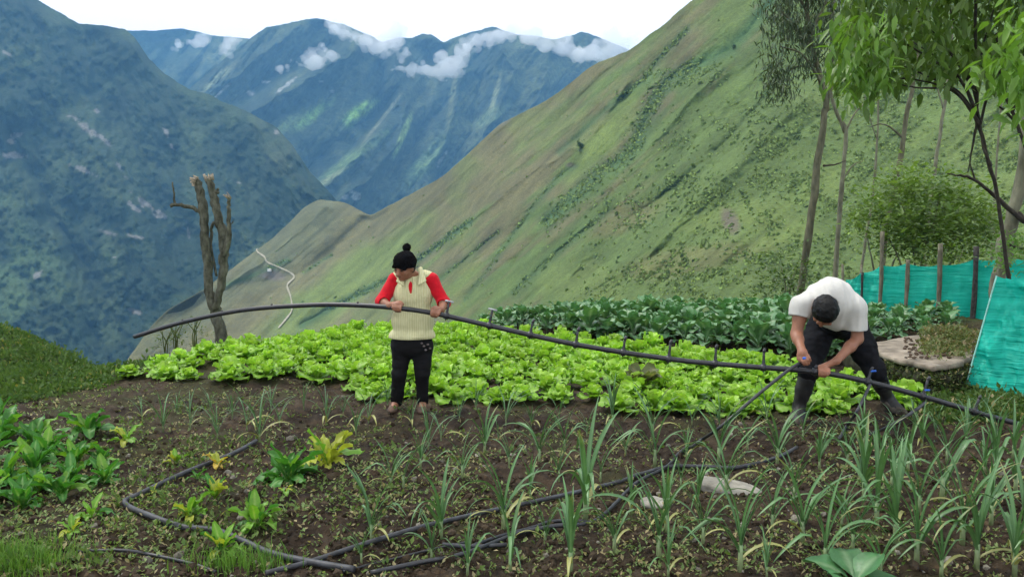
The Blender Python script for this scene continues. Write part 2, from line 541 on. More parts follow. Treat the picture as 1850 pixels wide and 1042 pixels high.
# central cloud-topped massif
RIBS_B = [([(640, 90), (560, 140), (455, 205), (380, 290)], 34, -210), ([(712, 100), (718, 190), (690, 232), (640, 290), (540, 375)], 24, -150),
          ([(735, 190), (728, 238), (690, 300), (600, 375)], 16, -90), ([(830, 130), (826, 200), (800, 260), (740, 350)], 22, -120),
          ([(890, 60), (925, 130), (900, 205), (850, 270)], 24, -130), ([(1000, 80), (970, 170), (940, 230)], 24, -120), ([(540, 45), (470, 100), (400, 150), (350, 200)], 22, -90),
          ([(690, 120), (680, 205), (600, 270), (520, 330)], 18, 110), ([(770, 100), (772, 220), (700, 330)], 18, 110), ([(870, 140), (850, 240), (790, 330)], 16, 90),
          ([(600, 80), (500, 130), (400, 200)], 18, 120)]
def dB(PX, PY, T):
    d = 120 * ridged2((PX * 0.8 + PY * 0.6) * 0.011, (PY * .8 - PX * .6) * 0.004, 5, 21)
    wx = PX + 9 * fbm2(PX * 0.03, PY * 0.03, 3, 8); wy = PY + 9 * fbm2(PX * 0.03, PY * 0.03, 3, 9)
    for pts, w, a in RIBS_B: d = d + a * np.exp(-poly_dist(wx, wy, pts) / w)
    return d
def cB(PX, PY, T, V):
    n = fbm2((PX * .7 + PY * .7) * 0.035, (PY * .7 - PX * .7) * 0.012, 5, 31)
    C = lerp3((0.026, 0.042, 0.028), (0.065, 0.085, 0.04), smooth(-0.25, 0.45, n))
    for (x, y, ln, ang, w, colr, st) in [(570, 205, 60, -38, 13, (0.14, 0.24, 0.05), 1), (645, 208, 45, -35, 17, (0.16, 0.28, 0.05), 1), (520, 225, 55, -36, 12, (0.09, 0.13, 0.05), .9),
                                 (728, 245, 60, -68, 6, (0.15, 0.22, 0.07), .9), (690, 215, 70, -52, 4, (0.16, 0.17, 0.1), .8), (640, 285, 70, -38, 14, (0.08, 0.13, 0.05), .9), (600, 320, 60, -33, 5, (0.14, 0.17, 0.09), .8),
                                 (815, 190, 50, -80, 6, (0.12, 0.14, 0.07), .8), (895, 170, 60, -75, 5, (0.12, 0.14, 0.08), .7), (395, 140, 50, -40, 7, (0.12, 0.14, 0.08), .7), (770, 290, 70, -50, 16, (0.07, 0.11, 0.05), .9), (880, 215, 50, -30, 14, (0.07, 0.10, 0.05), .8)]:  # grass patches, with the light on the rib flanks painted into the colour
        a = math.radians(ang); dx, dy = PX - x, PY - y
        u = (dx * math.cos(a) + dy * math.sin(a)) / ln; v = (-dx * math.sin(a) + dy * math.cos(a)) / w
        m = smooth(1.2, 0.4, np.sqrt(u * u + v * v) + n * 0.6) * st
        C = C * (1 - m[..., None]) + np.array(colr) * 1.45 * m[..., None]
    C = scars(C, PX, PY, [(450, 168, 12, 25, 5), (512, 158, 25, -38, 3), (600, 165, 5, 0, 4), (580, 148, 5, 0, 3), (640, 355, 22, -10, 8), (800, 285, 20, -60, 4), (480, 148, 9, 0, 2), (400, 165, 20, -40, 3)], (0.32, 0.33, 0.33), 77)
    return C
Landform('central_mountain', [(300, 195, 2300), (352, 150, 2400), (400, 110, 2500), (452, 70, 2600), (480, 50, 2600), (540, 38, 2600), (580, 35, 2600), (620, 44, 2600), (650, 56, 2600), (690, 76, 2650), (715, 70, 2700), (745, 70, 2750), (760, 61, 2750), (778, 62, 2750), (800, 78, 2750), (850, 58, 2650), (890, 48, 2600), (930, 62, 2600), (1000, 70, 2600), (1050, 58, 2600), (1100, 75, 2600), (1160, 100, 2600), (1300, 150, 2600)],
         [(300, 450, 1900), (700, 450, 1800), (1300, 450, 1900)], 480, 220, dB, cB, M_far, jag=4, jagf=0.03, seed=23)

# dark forested mountain on the left
RIBS_L = [([(70, 0), (110, 150), (210, 330), (330, 560)], 60, -70), ([(262, 100), (330, 230), (420, 400), (500, 560)], 50, -70), ([(455, 205), (505, 300), (560, 420)], 26, -50), ([(530, 265), (520, 290), (545, 330), (590, 380)], 14, -35),
          ([(170, 60), (230, 230), (330, 420)], 40, 60), ([(-60, 100), (40, 330), (120, 560)], 60, -90), ([(20, 240), (150, 480), (200, 600)], 36, 70), ([(400, 190), (450, 330), (520, 480)], 26, 50)]
def dL(PX, PY, T):
    d = 45 * ridged2((PX * 0.87 - PY * 0.5) * 0.016, (PY * .87 + PX * .5) * 0.006, 5, 41) + 12 * fbm2(PX * 0.1, PY * 0.1, 3, 44)
    wx = PX + 10 * fbm2(PX * 0.02, PY * 0.02, 3, 48); wy = PY + 10 * fbm2(PX * 0.02, PY * 0.02, 3, 49)
    for pts, w, a in RIBS_L: d = d + a * np.exp(-poly_dist(wx, wy, pts) / w)
    return d
def cL(PX, PY, T, V):
    n = fbm2(PX * 0.02, PY * 0.02, 5, 51)
    C = lerp3((0.018, 0.036, 0.020), (0.045, 0.07, 0.03), smooth(-0.3, 0.5, n))
    g = smooth(190, 40, PX) * smooth(300, 420, PY) * smooth(-0.5, 0.2, fbm2(PX * .012, PY * .012, 3, 60))
    C = lerp3(C, (0.06, 0.10, 0.035), g * 0.9)
    b = smooth(420, 520, PX) * smooth(-0.2, 0.4, n)
    C = lerp3(C, (0.06, 0.075, 0.04), b * 0.7)
    return scars(C, PX, PY, [(150, 230, 28, 33, 9), (188, 254, 16, 40, 5), (150, 307, 22, 22, 6), (18, 256, 16, 10, 7), (22, 282, 30, 4, 7), (30, 245, 16, -20, 6), (300, 240, 12, 60, 5), (310, 265, 9, 60, 4), (215, 300, 14, 60, 4), (230, 322, 9, 50, 4), (272, 375, 40, 38, 7), (240, 372, 16, 40, 5), (195, 420, 14, 20, 5), (172, 200, 14, 20, 5), (65, 498, 12, -40, 6), (240, 560, 16, 25, 6), (340, 420, 18, 80, 3), (500, 240, 6, 0, 4), (248, 428, 14, 10, 3), (205, 465, 12, 0, 3), (430, 330, 10, 20, 3), (10, 95, 12, 30, 4)], (0.21, 0.20, 0.19), 91)
Landform('forested_mountain', [(-500, -300, 1600), (-100, -95, 1600), (0, -42, 1600), (68, 0, 1600), (140, 40, 1600), (225, 53, 1600), (245, 70, 1580), (262, 100, 1560), (300, 135, 1520), (345, 165, 1480), (380, 172, 1460), (400, 185, 1440), (455, 205, 1400), (500, 230, 1350), (530, 265, 1300), (560, 310, 1260), (600, 355, 1200), (640, 400, 1150), (720, 480, 1100)],
         [(-500, 820, 700), (0, 780, 700), (400, 740, 720), (720, 680, 800)], 440, 290, dL, cL, M_left, jag=4, jagf=0.03, seed=37)

# near grassy hillside with its spur running down to the left
GUL = [([(1240, 55), (1192, 104), (1165, 142), (1115, 180), (1075, 215), (1010, 275)], 14, 4), ([(1400, -10), (1322, 88), (1250, 120), (1207, 142), (1192, 165), (1165, 215), (1146, 265), (1115, 296), (1088, 308), (1050, 345), (990, 400)], 18, 10),
       ([(1300, 120), (1219, 215), (1192, 246), (1138, 296), (1073, 332), (1020, 372)], 15, -9), ([(1130, 150), (1090, 220), (1046, 268), (1027, 272), (950, 318), (900, 357), (820, 430)], 12, -9),
       ([(1040, 300), (1007, 322), (965, 372), (930, 420), (880, 490), (840, 540)], 11, 7), ([(990, 400), (930, 470), (880, 540)], 11, 6), ([(1180, 60), (1100, 150), (1000, 250), (900, 330)], 10, -6), ([(860, 290), (760, 380), (660, 450)], 10, -6),
       ([(668, 390), (598, 461), (549, 492), (422, 515), (330, 560)], 22, 11), ([(850, 400), (720, 495), (620, 545), (545, 588)], 7, 10), ([(900, 420), (800, 500), (740, 550)], 8, 7), ([(1100, 380), (1000, 460), (930, 530)], 12, 8), ([(1230, 330), (1130, 400), (1040, 500)], 16, 9),
       ([(600, 362), (540, 420), (470, 480), (400, 520)], 16, -12), ([(1450, 180), (1330, 300), (1240, 380), (1160, 480)], 22, -10), ([(1500, 60), (1360, 200), (1290, 270)], 16, 9)]
def fallc(PX, PY): return PX * 0.66 + PY * 0.75, PX * -0.75 + PY * 0.66
def dH(PX, PY, T):
    w, l = fallc(PX + 12 * fbm2(PX * .012, PY * .012, 3, 70), PY)
    amp = 0.4 + 0.6 * smooth(1500, 900, PX)
    d = amp * (6.0 * ridged2(w * 0.02, l * 0.004, 2, 61) + 1.6 * ridged2(w * 0.06, l * 0.009, 2, 66)) + 3 * fbm2(PX * 0.01, PY * 0.01, 4, 63)
    wx = PX + 6 * fbm2(PX * 0.025, PY * 0.025, 3, 68); wy = PY + 6 * fbm2(PX * 0.025, PY * 0.025, 3, 69)
    for pts, ww, a in GUL: d = d + a * np.exp(-poly_dist(wx, wy, pts) / ww)
    lush = smooth(1000, 1250, PX + (PY - 300) * 0.35) * smooth(120, 300, PY + (PX - 1250) * 0.25)
    d = d + (0.25 + 0.7 * lush) * np.interp(PY, [100, 500], [1.1, 0.4]) * fbm2(PX / 11, PY / 8, 2, 72)
    return d * smooth(0.0, 0.25, T)
def cH(PX, PY, T, V):
    w, l = fallc(PX, PY)
    n = fbm2(PX * 0.012, PY * 0.012, 4, 81); st = fbm2(w * 0.06, l * 0.008, 4, 83)
    tan = np.array((0.128, 0.122, 0.060)); grn = np.array((0.084, 0.126, 0.038)); lite = np.array((0.118, 0.160, 0.046)); brn = np.array((0.12, 0.098, 0.050))
    gy = np.array((0.100, 0.108, 0.058))
    kt = smooth(0.25, -0.35, (PX - 1130 - (PY - 200) * -0.75) / 300 + st * 0.8)           # tan towards the ridge
    C = lerp3(grn, tan, kt)
    C = lerp3(C, lite, smooth(0.05, 0.5, n) * 0.55)
    for (x, y, ln, ang, ww, colr, stg) in [(1085, 255, 85, -48, 26, lite * 1.05, .9), (620, 520, 190, -36, 42, lite * 1.1, .9), (520, 440, 130, -42, 40, gy, .9), (350, 570, 120, -35, 30, gy, .8), (1130, 395, 70, -20, 22, brn, .5), (1330, 390, 120, -12, 26, lite, .6), (1250, 470, 140, -10, 25, brn * 1.1, .4),
                                   (490, 497, 26, 8, 9, (0.13, 0.115, 0.10), .9), (1320, 400, 26, 60, 14, (0.12, .10, .085), .8), (1034, 299, 10, 10, 5, (0.1, .085, .07), .9), (915, 215, 34, -35, 9, (.13, .13, .10), .8), (1400, 420, 70, -10, 30, lite, .6)]:
        a = math.radians(ang); dx, dy = PX - x, PY - y
        u = (dx * math.cos(a) + dy * math.sin(a)) / ln; v = (-dx * math.sin(a) + dy * math.cos(a)) / ww
        m = smooth(1.25, 0.5, np.sqrt(u * u + v * v) + n * 0.5) * stg
        C = C * (1 - m[..., None]) + np.array(colr) * m[..., None]
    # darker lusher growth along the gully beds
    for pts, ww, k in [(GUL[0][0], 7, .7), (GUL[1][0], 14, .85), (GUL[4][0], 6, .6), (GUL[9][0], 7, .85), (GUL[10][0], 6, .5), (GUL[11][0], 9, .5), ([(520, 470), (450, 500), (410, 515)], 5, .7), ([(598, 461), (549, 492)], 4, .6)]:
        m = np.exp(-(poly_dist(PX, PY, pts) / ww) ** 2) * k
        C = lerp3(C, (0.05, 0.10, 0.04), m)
    C = C * (1 + 0.16 * st[..., None] + 0.22 * fbm2(w * 0.16, l * 0.014, 3, 85)[..., None])
    return np.clip(C, 0.01, 1)
HILL = Landform('hillside', [(2400, -450, 330), (1850, -300, 330), (1450, -130, 340), (1250, 0, 360), (1190, 50, 380), (1130, 95, 400), (1090, 108, 415), (1060, 125, 430), (1030, 150, 445), (980, 185, 470), (900, 225, 510), (860, 262, 530), (800, 318, 570), (750, 345, 610), (700, 372, 650), (668, 389, 680), (650, 380, 700), (625, 366, 720), (600, 362, 730), (575, 361, 730), (550, 374, 720), (480, 440, 680), (430, 475, 640), (370, 520, 590), (300, 560, 530), (270, 590, 500), (235, 640, 460), (160, 760, 420)],
         [(160, 840, 340), (250, 800, 350), (400, 740, 390), (600, 720, 380), (800, 690, 250), (1000, 655, 150), (1300, 635, 85), (1850, 640, 60), (2400, 650, 50)], 720, 340, dH, cH, M_hill, jag=2.5, jagf=0.04, seed=53)

# winding dirt track on the spur
pth = catmull(np.array([(466, 444), (464, 455), (477, 465), (483, 475), (503, 484), (524, 494), (531, 503), (519, 517), (525, 538), (527, 562), (515, 580), (503, 594)], float), 8)
tn = np.gradient(pth, axis=0); tn /= np.linalg.norm(tn, axis=1, keepdims=True)
hw = 1.35 + 0.4 * vn2(np.arange(len(pth)) * 0.7, np.zeros(len(pth)), 4)
L_ = pth + np.stack([-tn[:, 1], tn[:, 0]], 1) * hw[:, None]; R_ = pth - np.stack([-tn[:, 1], tn[:, 0]], 1) * hw[:, None]
pv = np.stack([HILL.at(L_[:, 0], L_[:, 1]), HILL.at(R_[:, 0], R_[:, 1])], 1); pv[..., 2] += 0.9
M_path = terrain_mat('pale_track', 0.3, 0.15, 0.3, 0.2)
tag(mob('path', pv.reshape(-1, 3), grid_faces(len(pth), 2), M_path, col=np.array([0.32, 0.30, 0.23])), kind='structure')

# low shrubs covering the hillside
def shrub_points(n, zones, seed):
    r = np.random.default_rng(seed); out = []
    while sum(len(o) for o in out) < n:
        x = r.uniform(480, 2000, 20000); y = r.uniform(20, 560, 20000)
        pc = np.interp(x, HILL.px, HILL.pc)
        k = zones(x, y) * (y > pc + 8)
        out.append(np.stack([x, y], 1)[r.uniform(0, 1, 20000) < k])
    return np.concatenate(out)[:n]
def zone(x, y):
    n = fbm2(x * 0.018, y * 0.03, 4, 101); w, l = fallc(x, y); st = fbm2(w * 0.03, l * 0.01, 3, 105)
    body = smooth(1020, 1200, x + (y - 300) * 0.35) * smooth(150, 300, y + (x - 1250) * 0.25) * (0.12 + smooth(-0.1, 0.5, n)) * smooth(560, 500, y) * 0.6
    k = np.maximum(body, 0.003)
    for pts, ww, a in [(GUL[0][0][:4], 4, 1.0), (GUL[1][0][2:], 10, 1.6), (GUL[4][0], 3, .5), (GUL[9][0], 5, 1.4), (GUL[10][0], 3, .5), (GUL[11][0], 5, .5), ([(520, 470), (450, 500), (410, 515)], 2.5, .9), ([(598, 461), (549, 492)], 2, .8), ([(1180, 160), (1290, 130)], 14, .7)]:
        k = np.maximum(k, a * np.exp(-(poly_dist(x, y, pts) / ww) ** 2))
    return np.clip(k, 0, 1)
pts = shrub_points(9000, zone, 5)
sp = HILL.at(pts[:, 0], pts[:, 1])
nq = 8
rs = np.random.default_rng(3)
qd = rs.normal(size=(nq, 3)); qd[:, 2] = np.abs(qd[:, 2]) * 0.9; qd /= np.linalg.norm(qd, axis=1, keepdims=True)
qc = qd * np.array([1, 1, 0.75]) * rs.uniform(0.55, 1.0, (nq, 1))
qR = rot_from(rs.normal(size=(nq, 3)), qd) * rs.uniform(0.45, 0.75, (nq, 1, 1))
iv, if_, _ = scatter(np.array([(-1, -.7, -.15), (.2, -1, 0), (1, .3, -.15), (0, .1, .12), (-.5, 1, -.1)], float), [np.array([(0, 1, 3), (1, 2, 3), (2, 4, 3), (4, 0, 3)])], qR, qc)
tcol = np.repeat(0.75 + 0.5 * rs.random((nq, 1)), 5, 0)
dist = sp[:, 1]
sz = (0.24 + 0.5 * RNG.random(len(sp)) ** 2.2) * np.interp(dist, [60, 200, 600], [0.55, 1.0, 2.2])
az = RNG.uniform(0, 6.28, len(sp)); R = np.zeros((len(sp), 3, 3))
R[:, 0, 0] = np.cos(az) * sz; R[:, 0, 1] = -np.sin(az) * sz; R[:, 1, 0] = np.sin(az) * sz; R[:, 1, 1] = np.cos(az) * sz; R[:, 2, 2] = sz * RNG.uniform(0.9, 1.4, len(sp))
sc_ = lerp3((0.140, 0.215, 0.060), (0.205, 0.285, 0.085), RNG.random(len(sp)))
V_, F_, C_ = scatter(iv, if_, R, sp, tcol, sc_)
M_shrub = terrain_mat('shrub_leaf', 0.8, 0.35, 1.0, 0.6, scale2=3.0, fine=(0.6, 1.3))
tag(mob('hillside_shrubs', V_, F_, M_shrub, col=C_), 'low green shrubs spread over the steep grassy hillside', 'shrubs', kind='stuff')

# ------------------------------------------------------------------ garden ground
RIM = [(-60, 26), (-30, 16), (-14, 13.6), (-9, 12.6), (-7, 11.4), (-5.8, 10.4), (-4.9, 9.5), (-4.4, 10.4), (-3.7, 11.5), (-2.7, 12.5), (-1, 13.2), (1.5, 13.8), (4.6, 14.6), (7, 17), (11, 21), (16, 25), (60, 45)]
BANK = [(-7.5, 4.6), (-5.4, 6.6), (-4.75, 7.5), (-4.35, 8.3), (-4.35, 9.2), (-4.6, 10.5)]     # soil on the near side, grass beyond
def bank_side(x, y):
    """> 0 on the grassy bank to the left of the bed"""
    a = np.array(BANK)
    return np.interp(y, a[:, 1], a[:, 0]) - x
def gh(x, y, fine=True):
    x = np.asarray(x, float); y = np.asarray(y, float)
    r = np.array(RIM); s = (y - np.interp(x, r[:, 0], r[:, 1]))
    z = -0.42 * (np.sqrt(s * s + 0.12) + s)
    b = bank_side(x, y)
    z = z + 0.40 * smooth(0, 5.0, b) * smooth(7.5, 12, y) + 0.05 * fbm2(x * 0.8, y * 0.8, 2, 210)
    z = z + 0.25 * smooth(8, 20, x) * smooth(8, 16, y)
    z = z + 0.045 * fbm2(x * 1.9, y * 1.9, 3, 200)
    if fine:
        z = z + 0.03 * np.abs(fbm2(x * 7, y * 7, 4, 205, 0.6)) * 1.6 + 0.012 * fbm2(x * 30, y * 30, 3, 207, 0.65)
    return z
def ground_at(px, py):
    """point where the sight line through a pixel meets the bed"""
    lo, hi = 2.0, 9.3
    for _ in range(60):
        m = 0.5 * (lo + hi); p = P(px, py, m)
        if p[2] > gh(p[0], p[1], False): lo = m
        else: hi = m
    p = P(px, py, 0.5 * (lo + hi)); p[2] = gh(p[0], p[1])
    return p

gpx = np.linspace(-800, 2650, 580); gd = 2.3 * (60 / 2.3) ** (np.linspace(0, 1, 410) ** 1.25)
GX = (gpx[None] - CX) / F * gd[:, None]; GY = np.broadcast_to(gd[:, None], GX.shape)
GZ = gh(GX, GY)
n1 = fbm2(GX * 1.2, GY * 1.2, 4, 220); n2 = fbm2(GX * 9, GY * 9, 4, 222, 0.6); n3 = fbm2(GX * 35, GY * 35, 2, 224)
C = lerp3((0.024, 0.016, 0.010), (0.064, 0.045, 0.029), smooth(-0.35, 0.4, n2 + 0.4 * n1))
C = lerp3(C, (0.095, 0.078, 0.055), smooth(0.25, 0.6, n3 + 0.4 * n1) * 0.6)
C = lerp3(C, (0.05, 0.055, 0.02), smooth(0.1, 0.55, fbm2(GX * 3, GY * 3, 4, 230) + smooth(-1.5, -3.2, GX) * 0.45) * 0.6)
C = lerp3(C, (0.032, 0.06, 0.016), smooth(-0.1, 0.35, bank_side(GX, GY) + 0.15 * n2))
rr = np.array(RIM)
C = lerp3(C, (0.05, 0.085, 0.022), smooth(-0.2, 0.6, GY - np.interp(GX, rr[:, 0], rr[:, 1])))
C = lerp3(C, (0.06, 0.085, 0.025), smooth(5.0, 6.0, GX) * smooth(12.5, 14.5, GY))
m, N, L, out = new_mat('garden_soil')
at = N.new('ShaderNodeAttribute'); at.attribute_name = 'col'
geo = N.new('ShaderNodeNewGeometry')
nA = noise_node(N, L, 14, 6, rough=0.75, vec=geo.outputs['Position']); nB = noise_node(N, L, 90, 4, rough=0.7, vec=geo.outputs['Position'])
r1 = ramp(N, L, nA.outputs['Fac'], [(0.3, (0.6, 0.58, 0.55)), (0.7, (1.35, 1.3, 1.22))])
vor = N.new('ShaderNodeTexVoronoi'); vor.inputs['Scale'].default_value = 42; L.new(geo.outputs['Position'], vor.inputs['Vector'])
r2 = ramp(N, L, vor.outputs['Color'], [(0.80, (1, 1, 1)), (0.9, (1.9, 1.8, 1.6))])
c = mixc(N, L, mixc(N, L, at.outputs['Color'], r1.outputs[0], 0.999, 'MULTIPLY'), r2.outputs[0], 0.8, 'MULTIPLY')
b = N.new('ShaderNodeBsdfPrincipled'); b.inputs['Roughness'].default_value = 0.9; b.inputs['Specular IOR Level'].default_value = 0.2
L.new(c, b.inputs['Base Color'])
hh = N.new('ShaderNodeMath'); hh.operation = 'ADD'; L.new(nA.outputs['Fac'], hh.inputs[0]); L.new(nB.outputs['Fac'], hh.inputs[1])
L.new(bump(N, L, hh.outputs[0], 0.9, 0.03), b.inputs['Normal']); L.new(b.outputs[0], out.inputs[0])
M_soil = m
tag(mob('ground', np.stack([GX, GY, GZ], -1).reshape(-1, 3), grid_faces(410, 580), M_soil, col=C.reshape(-1, 3)), kind='structure')

# ------------------------------------------------------------------ haze in the valley air
hx, hy0, hy1, hz0, hz1 = 3400, -400, 4700, -331.5, 830
hv = [(x, y, z) for x in (-hx, hx) for y in (hy0, hy1) for z in (hz0, hz1)]
hf = np.array([(0, 1, 3, 2), (4, 6, 7, 5), (0, 4, 5, 1), (2, 3, 7, 6), (0, 2, 6, 4), (1, 5, 7, 3)])
m, N, L, out = new_mat('valley_haze')
pvn = N.new('ShaderNodeVolumePrincipled')
pvn.inputs['Color'].default_value = (0.24, 0.58, 1.0, 1); pvn.inputs['Density'].default_value = 1.55e-4
pvn.inputs['Anisotropy'].default_value = 0.0; pvn.inputs['Density Attribute'].default_value = ''
L.new(pvn.outputs[0], out.inputs['Volume'])
tag(mob('haze', hv, [hf], m, smooth_=False), 'pale blue haze filling the valley air', 'haze', kind='stuff')

# ------------------------------------------------------------------ clouds caught on the peaks
m, N, L, out = new_mat('cloud_vapour')
pvn = N.new('ShaderNodeVolumePrincipled')
pvn.inputs['Color'].default_value = (0.995, 0.995, 0.995, 1); pvn.inputs['Density'].default_value = 0.016
pvn.inputs['Anisotropy'].default_value = 0.0; pvn.inputs['Density Attribute'].default_value = ''
L.new(pvn.outputs[0], out.inputs['Volume'])
M_cloud = m
CLOUDS = [
    ('ragged white cloud over the dome-shaped summit', 2400, [(603, 50, 7), (622, 60, 10), (645, 66, 8), (662, 72, 11), (688, 82, 12), (706, 70, 13), (716, 60, 10), (716, 88, 8), (728, 98, 6), (700, 95, 6)]),
    ('small cloud streak below the dome-shaped summit', 2330, [(588, 102, 8), (575, 106, 9), (558, 112, 7), (543, 118, 5), (526, 122, 4), (510, 125, 3), (598, 97, 5)]),
    ('long cloud climbing out of the notch between the peaks', 2400, [(722, 122, 6), (742, 124, 7), (768, 128, 8), (792, 132, 9), (812, 128, 12), (822, 112, 10), (834, 96, 10), (846, 84, 9), (862, 76, 9), (885, 70, 8), (905, 62, 9), (925, 56, 9), (800, 98, 6), (790, 110, 4)]),
    ('broken cloud bank on the mountain beside the green hillside', 2400, [(985, 78, 9), (1008, 72, 9), (1022, 88, 9), (1045, 98, 11), (1070, 100, 11), (1095, 96, 9), (1112, 92, 9), (1130, 82, 12), (1075, 76, 6), (950, 66, 10), (970, 60, 8), (1100, 70, 10)]),
    ('little cloud above the low blue ridge', 2900, [(368, 70, 6), (360, 78, 6), (350, 80, 4), (318, 80, 3)]),
    ('cloud puff where the blue ridge meets the dome-shaped mountain', 2400, [(418, 76, 7), (426, 72, 6), (412, 86, 6), (405, 96, 4)]),
]
for i, (lab, d, puffs) in enumerate(CLOUDS):
    pc = [P(x, y, d) for x, y, r in puffs]; rr_ = [r * d / F for x, y, r in puffs]
    lo = np.min([p - 2.2 * r - 25 for p, r in zip(pc, rr_)], 0); hi = np.max([p + 2.2 * r + 25 for p, r in zip(pc, rr_)], 0)
    fd = Field(lo, hi, 3.0)
    for j, (p, r) in enumerate(zip(pc, rr_)): fd.ell(p, (r * 1.7, r * 2.6, r * 1.15), k=8)
    fd.noise(34, 0.03, 5, seed=300 + i, band=60)
    V_, F_ = fd.mesh()
    base = V_.min(0) * np.array([0, 0, 1]) + V_.mean(0) * np.array([1, 1, 0])
    o = mob('cloud', V_ - base, F_, M_cloud); o.location = base
    tag(o, lab, 'cloud', 'clouds caught on the peaks')
# ------------------------------------------------------------------ leaves and crops
M_leaf = leaf_mat('crop_leaf', 0.32, 0.45, 0.35, 0.32, 22)
M_waxy = leaf_mat('waxy_leaf', 0.16, 0.42, 0.45, 0.30, 16)
M_weed = leaf_mat('weed_leaf', 0.30, 0.6, 0.2, 0.3, 3, coord='Object')

def leaf(L, W, e0, e1, prof, n=7, m=5, cup=0.2, ruff=0.0, rf=5.0, seed=0, base=(0.2, 0.4, 0.05), rib=(0.3, 0.45, 0.1), ribw=0.18, pw=1.0, twist=0.0, tipc=None, kink=None):
    s = 1 - (1 - np.linspace(0, 1, n)) ** 1.5; e = np.radians(e0 + (e1 - e0) * s ** pw)
    if kink: e = np.where(s > kink[0], e + math.radians(kink[1]), e)
    ds = L * np.diff(s); em = 0.5 * (e[1:] + e[:-1])
    x = np.concatenate([[0], np.cumsum(np.cos(em) * ds)]); z = np.concatenate([[0], np.cumsum(np.sin(em) * ds)])
    t = np.linspace(-1, 1, m); w = W * prof(s)
    S, T = np.meshgrid(s, t, indexing='ij')
    Wd = np.repeat(w[:, None], m, 1)
    off = cup * Wd * T * T + ruff * W * np.abs(T) ** 1.4 * vn2(S * rf + seed * 3.1, np.sign(T) * 2.3 + seed, seed) * smooth(0, 0.3, S)
    lat = T * Wd * (1 - 0.18 * np.abs(off) / np.maximum(W, 1e-6))
    tw = twist * S
    nx, nz = -np.sin(e)[:, None], np.cos(e)[:, None]
    a = lat * np.cos(tw) - off * np.sin(tw); o = lat * np.sin(tw) + off * np.cos(tw)
    V = np.stack([x[:, None] + nx * o, a, z[:, None] + nz * o], -1)
    C = lerp3(base, rib, np.exp(-(T / ribw) ** 2) * (1 - 0.6 * S))
    C = C * (1 + 0.12 * fbm2(S * 4 + seed, T * 2 + seed, 2, seed))[..., None]
    if tipc is not None: C = lerp3(C, tipc[0], smooth(tipc[1], 1.0, S + 0.25 * np.abs(T)))
    return V.reshape(-1, 3), grid_faces(n, m), np.clip(C.reshape(-1, 3), 0, 1)

def leaf_mesh(name, *a, mat=None, **k):
    V, f, c = leaf(*a, **k); me = make_mesh(name, V, f, c); me.materials.append(mat or M_leaf); return me

def plant(name, loc, leaves, rz=0.0, sc=1.0, part='leaf'):
    """an Empty with one child per leaf; leaves = (mesh, azimuth, scale, height, roll)"""
    e = empty(name, loc, rz)
    for me, az, s, h, tilt in leaves:
        o = bpy.data.objects.new(part, me); COL.objects.link(o); o.parent = e
        o.location = (0, 0, h * sc); o.rotation_euler = (0, tilt, az); o.scale = (s * sc,) * 3
    return e

def joined(name, leaves, src, mat):
    parts = []
    for key, az, s, h, tilt in leaves:
        V, f, c = src[key]
        ct, st = math.cos(tilt), math.sin(tilt); ca, sa = math.cos(az), math.sin(az)
        Ry = np.array([[ct, 0, st], [0, 1, 0], [-st, 0, ct]]); Rz = np.array([[ca, -sa, 0], [sa, ca, 0], [0, 0, 1]])
        parts.append(((V * s) @ (Rz @ Ry).T + np.array([0, 0, h]), f, c * random.uniform(0.85, 1.15)))
    V, f, c = cat_parts(parts); me = make_mesh(name, V, f, c); me.materials.append(mat); return me, (V, f, c)

random.seed(11)
# ---- lettuce
p_let = lambda s: np.maximum(0.16, s ** 0.55) * np.sqrt(np.maximum(0, 1 - np.maximum(0, (s - 0.62) / 0.38) ** 2.4)) + 0.02
LB, LR = (0.200, 0.395, 0.036), (0.42, 0.55, 0.18)
LET = {}
for i in range(4):
    LET['o%d' % i] = leaf(0.185, 0.078, 40, -16, p_let, 9, 7, 0.12, 0.55, 8, 20 + i, LB, LR)
    LET['m%d' % i] = leaf(0.165, 0.068, 62, 10, p_let, 9, 7, 0.28, 0.6, 8, 30 + i, (0.240, 0.440, 0.044), LR)
    LET['i%d' % i] = leaf(0.15, 0.056, 82, 40, p_let, 9, 7, 0.45, 0.6, 8, 40 + i, (0.310, 0.500, 0.065), LR)
LETM = {k: make_mesh('lettuce_leaf', v[0], v[1], v[2]) for k, v in LET.items()}
for me in LETM.values(): me.materials.append(M_leaf)
def let_leaves():
    out = []; a0 = random.uniform(0, 6.28)
    for k in range(7): out.append(('o%d' % random.randrange(4), a0 + k * 0.9 + random.uniform(-.25, .25), random.uniform(.8, 1.15), 0.015, random.uniform(-.15, .15)))
    for k in range(6): out.append(('m%d' % random.randrange(4), a0 + .6 + k * 1.047 + random.uniform(-.3, .3), random.uniform(.75, 1.15), 0.025, random.uniform(-.15, .15)))
    for k in range(5): out.append(('i%d' % random.randrange(4), a0 + .2 + k * 1.257 + random.uniform(-.3, .3), random.uniform(.75, 1.1), 0.03, random.uniform(-.15, .15)))
    return out
LVAR = [joined('lettuce', let_leaves(), LET, M_leaf) for _ in range(9)]

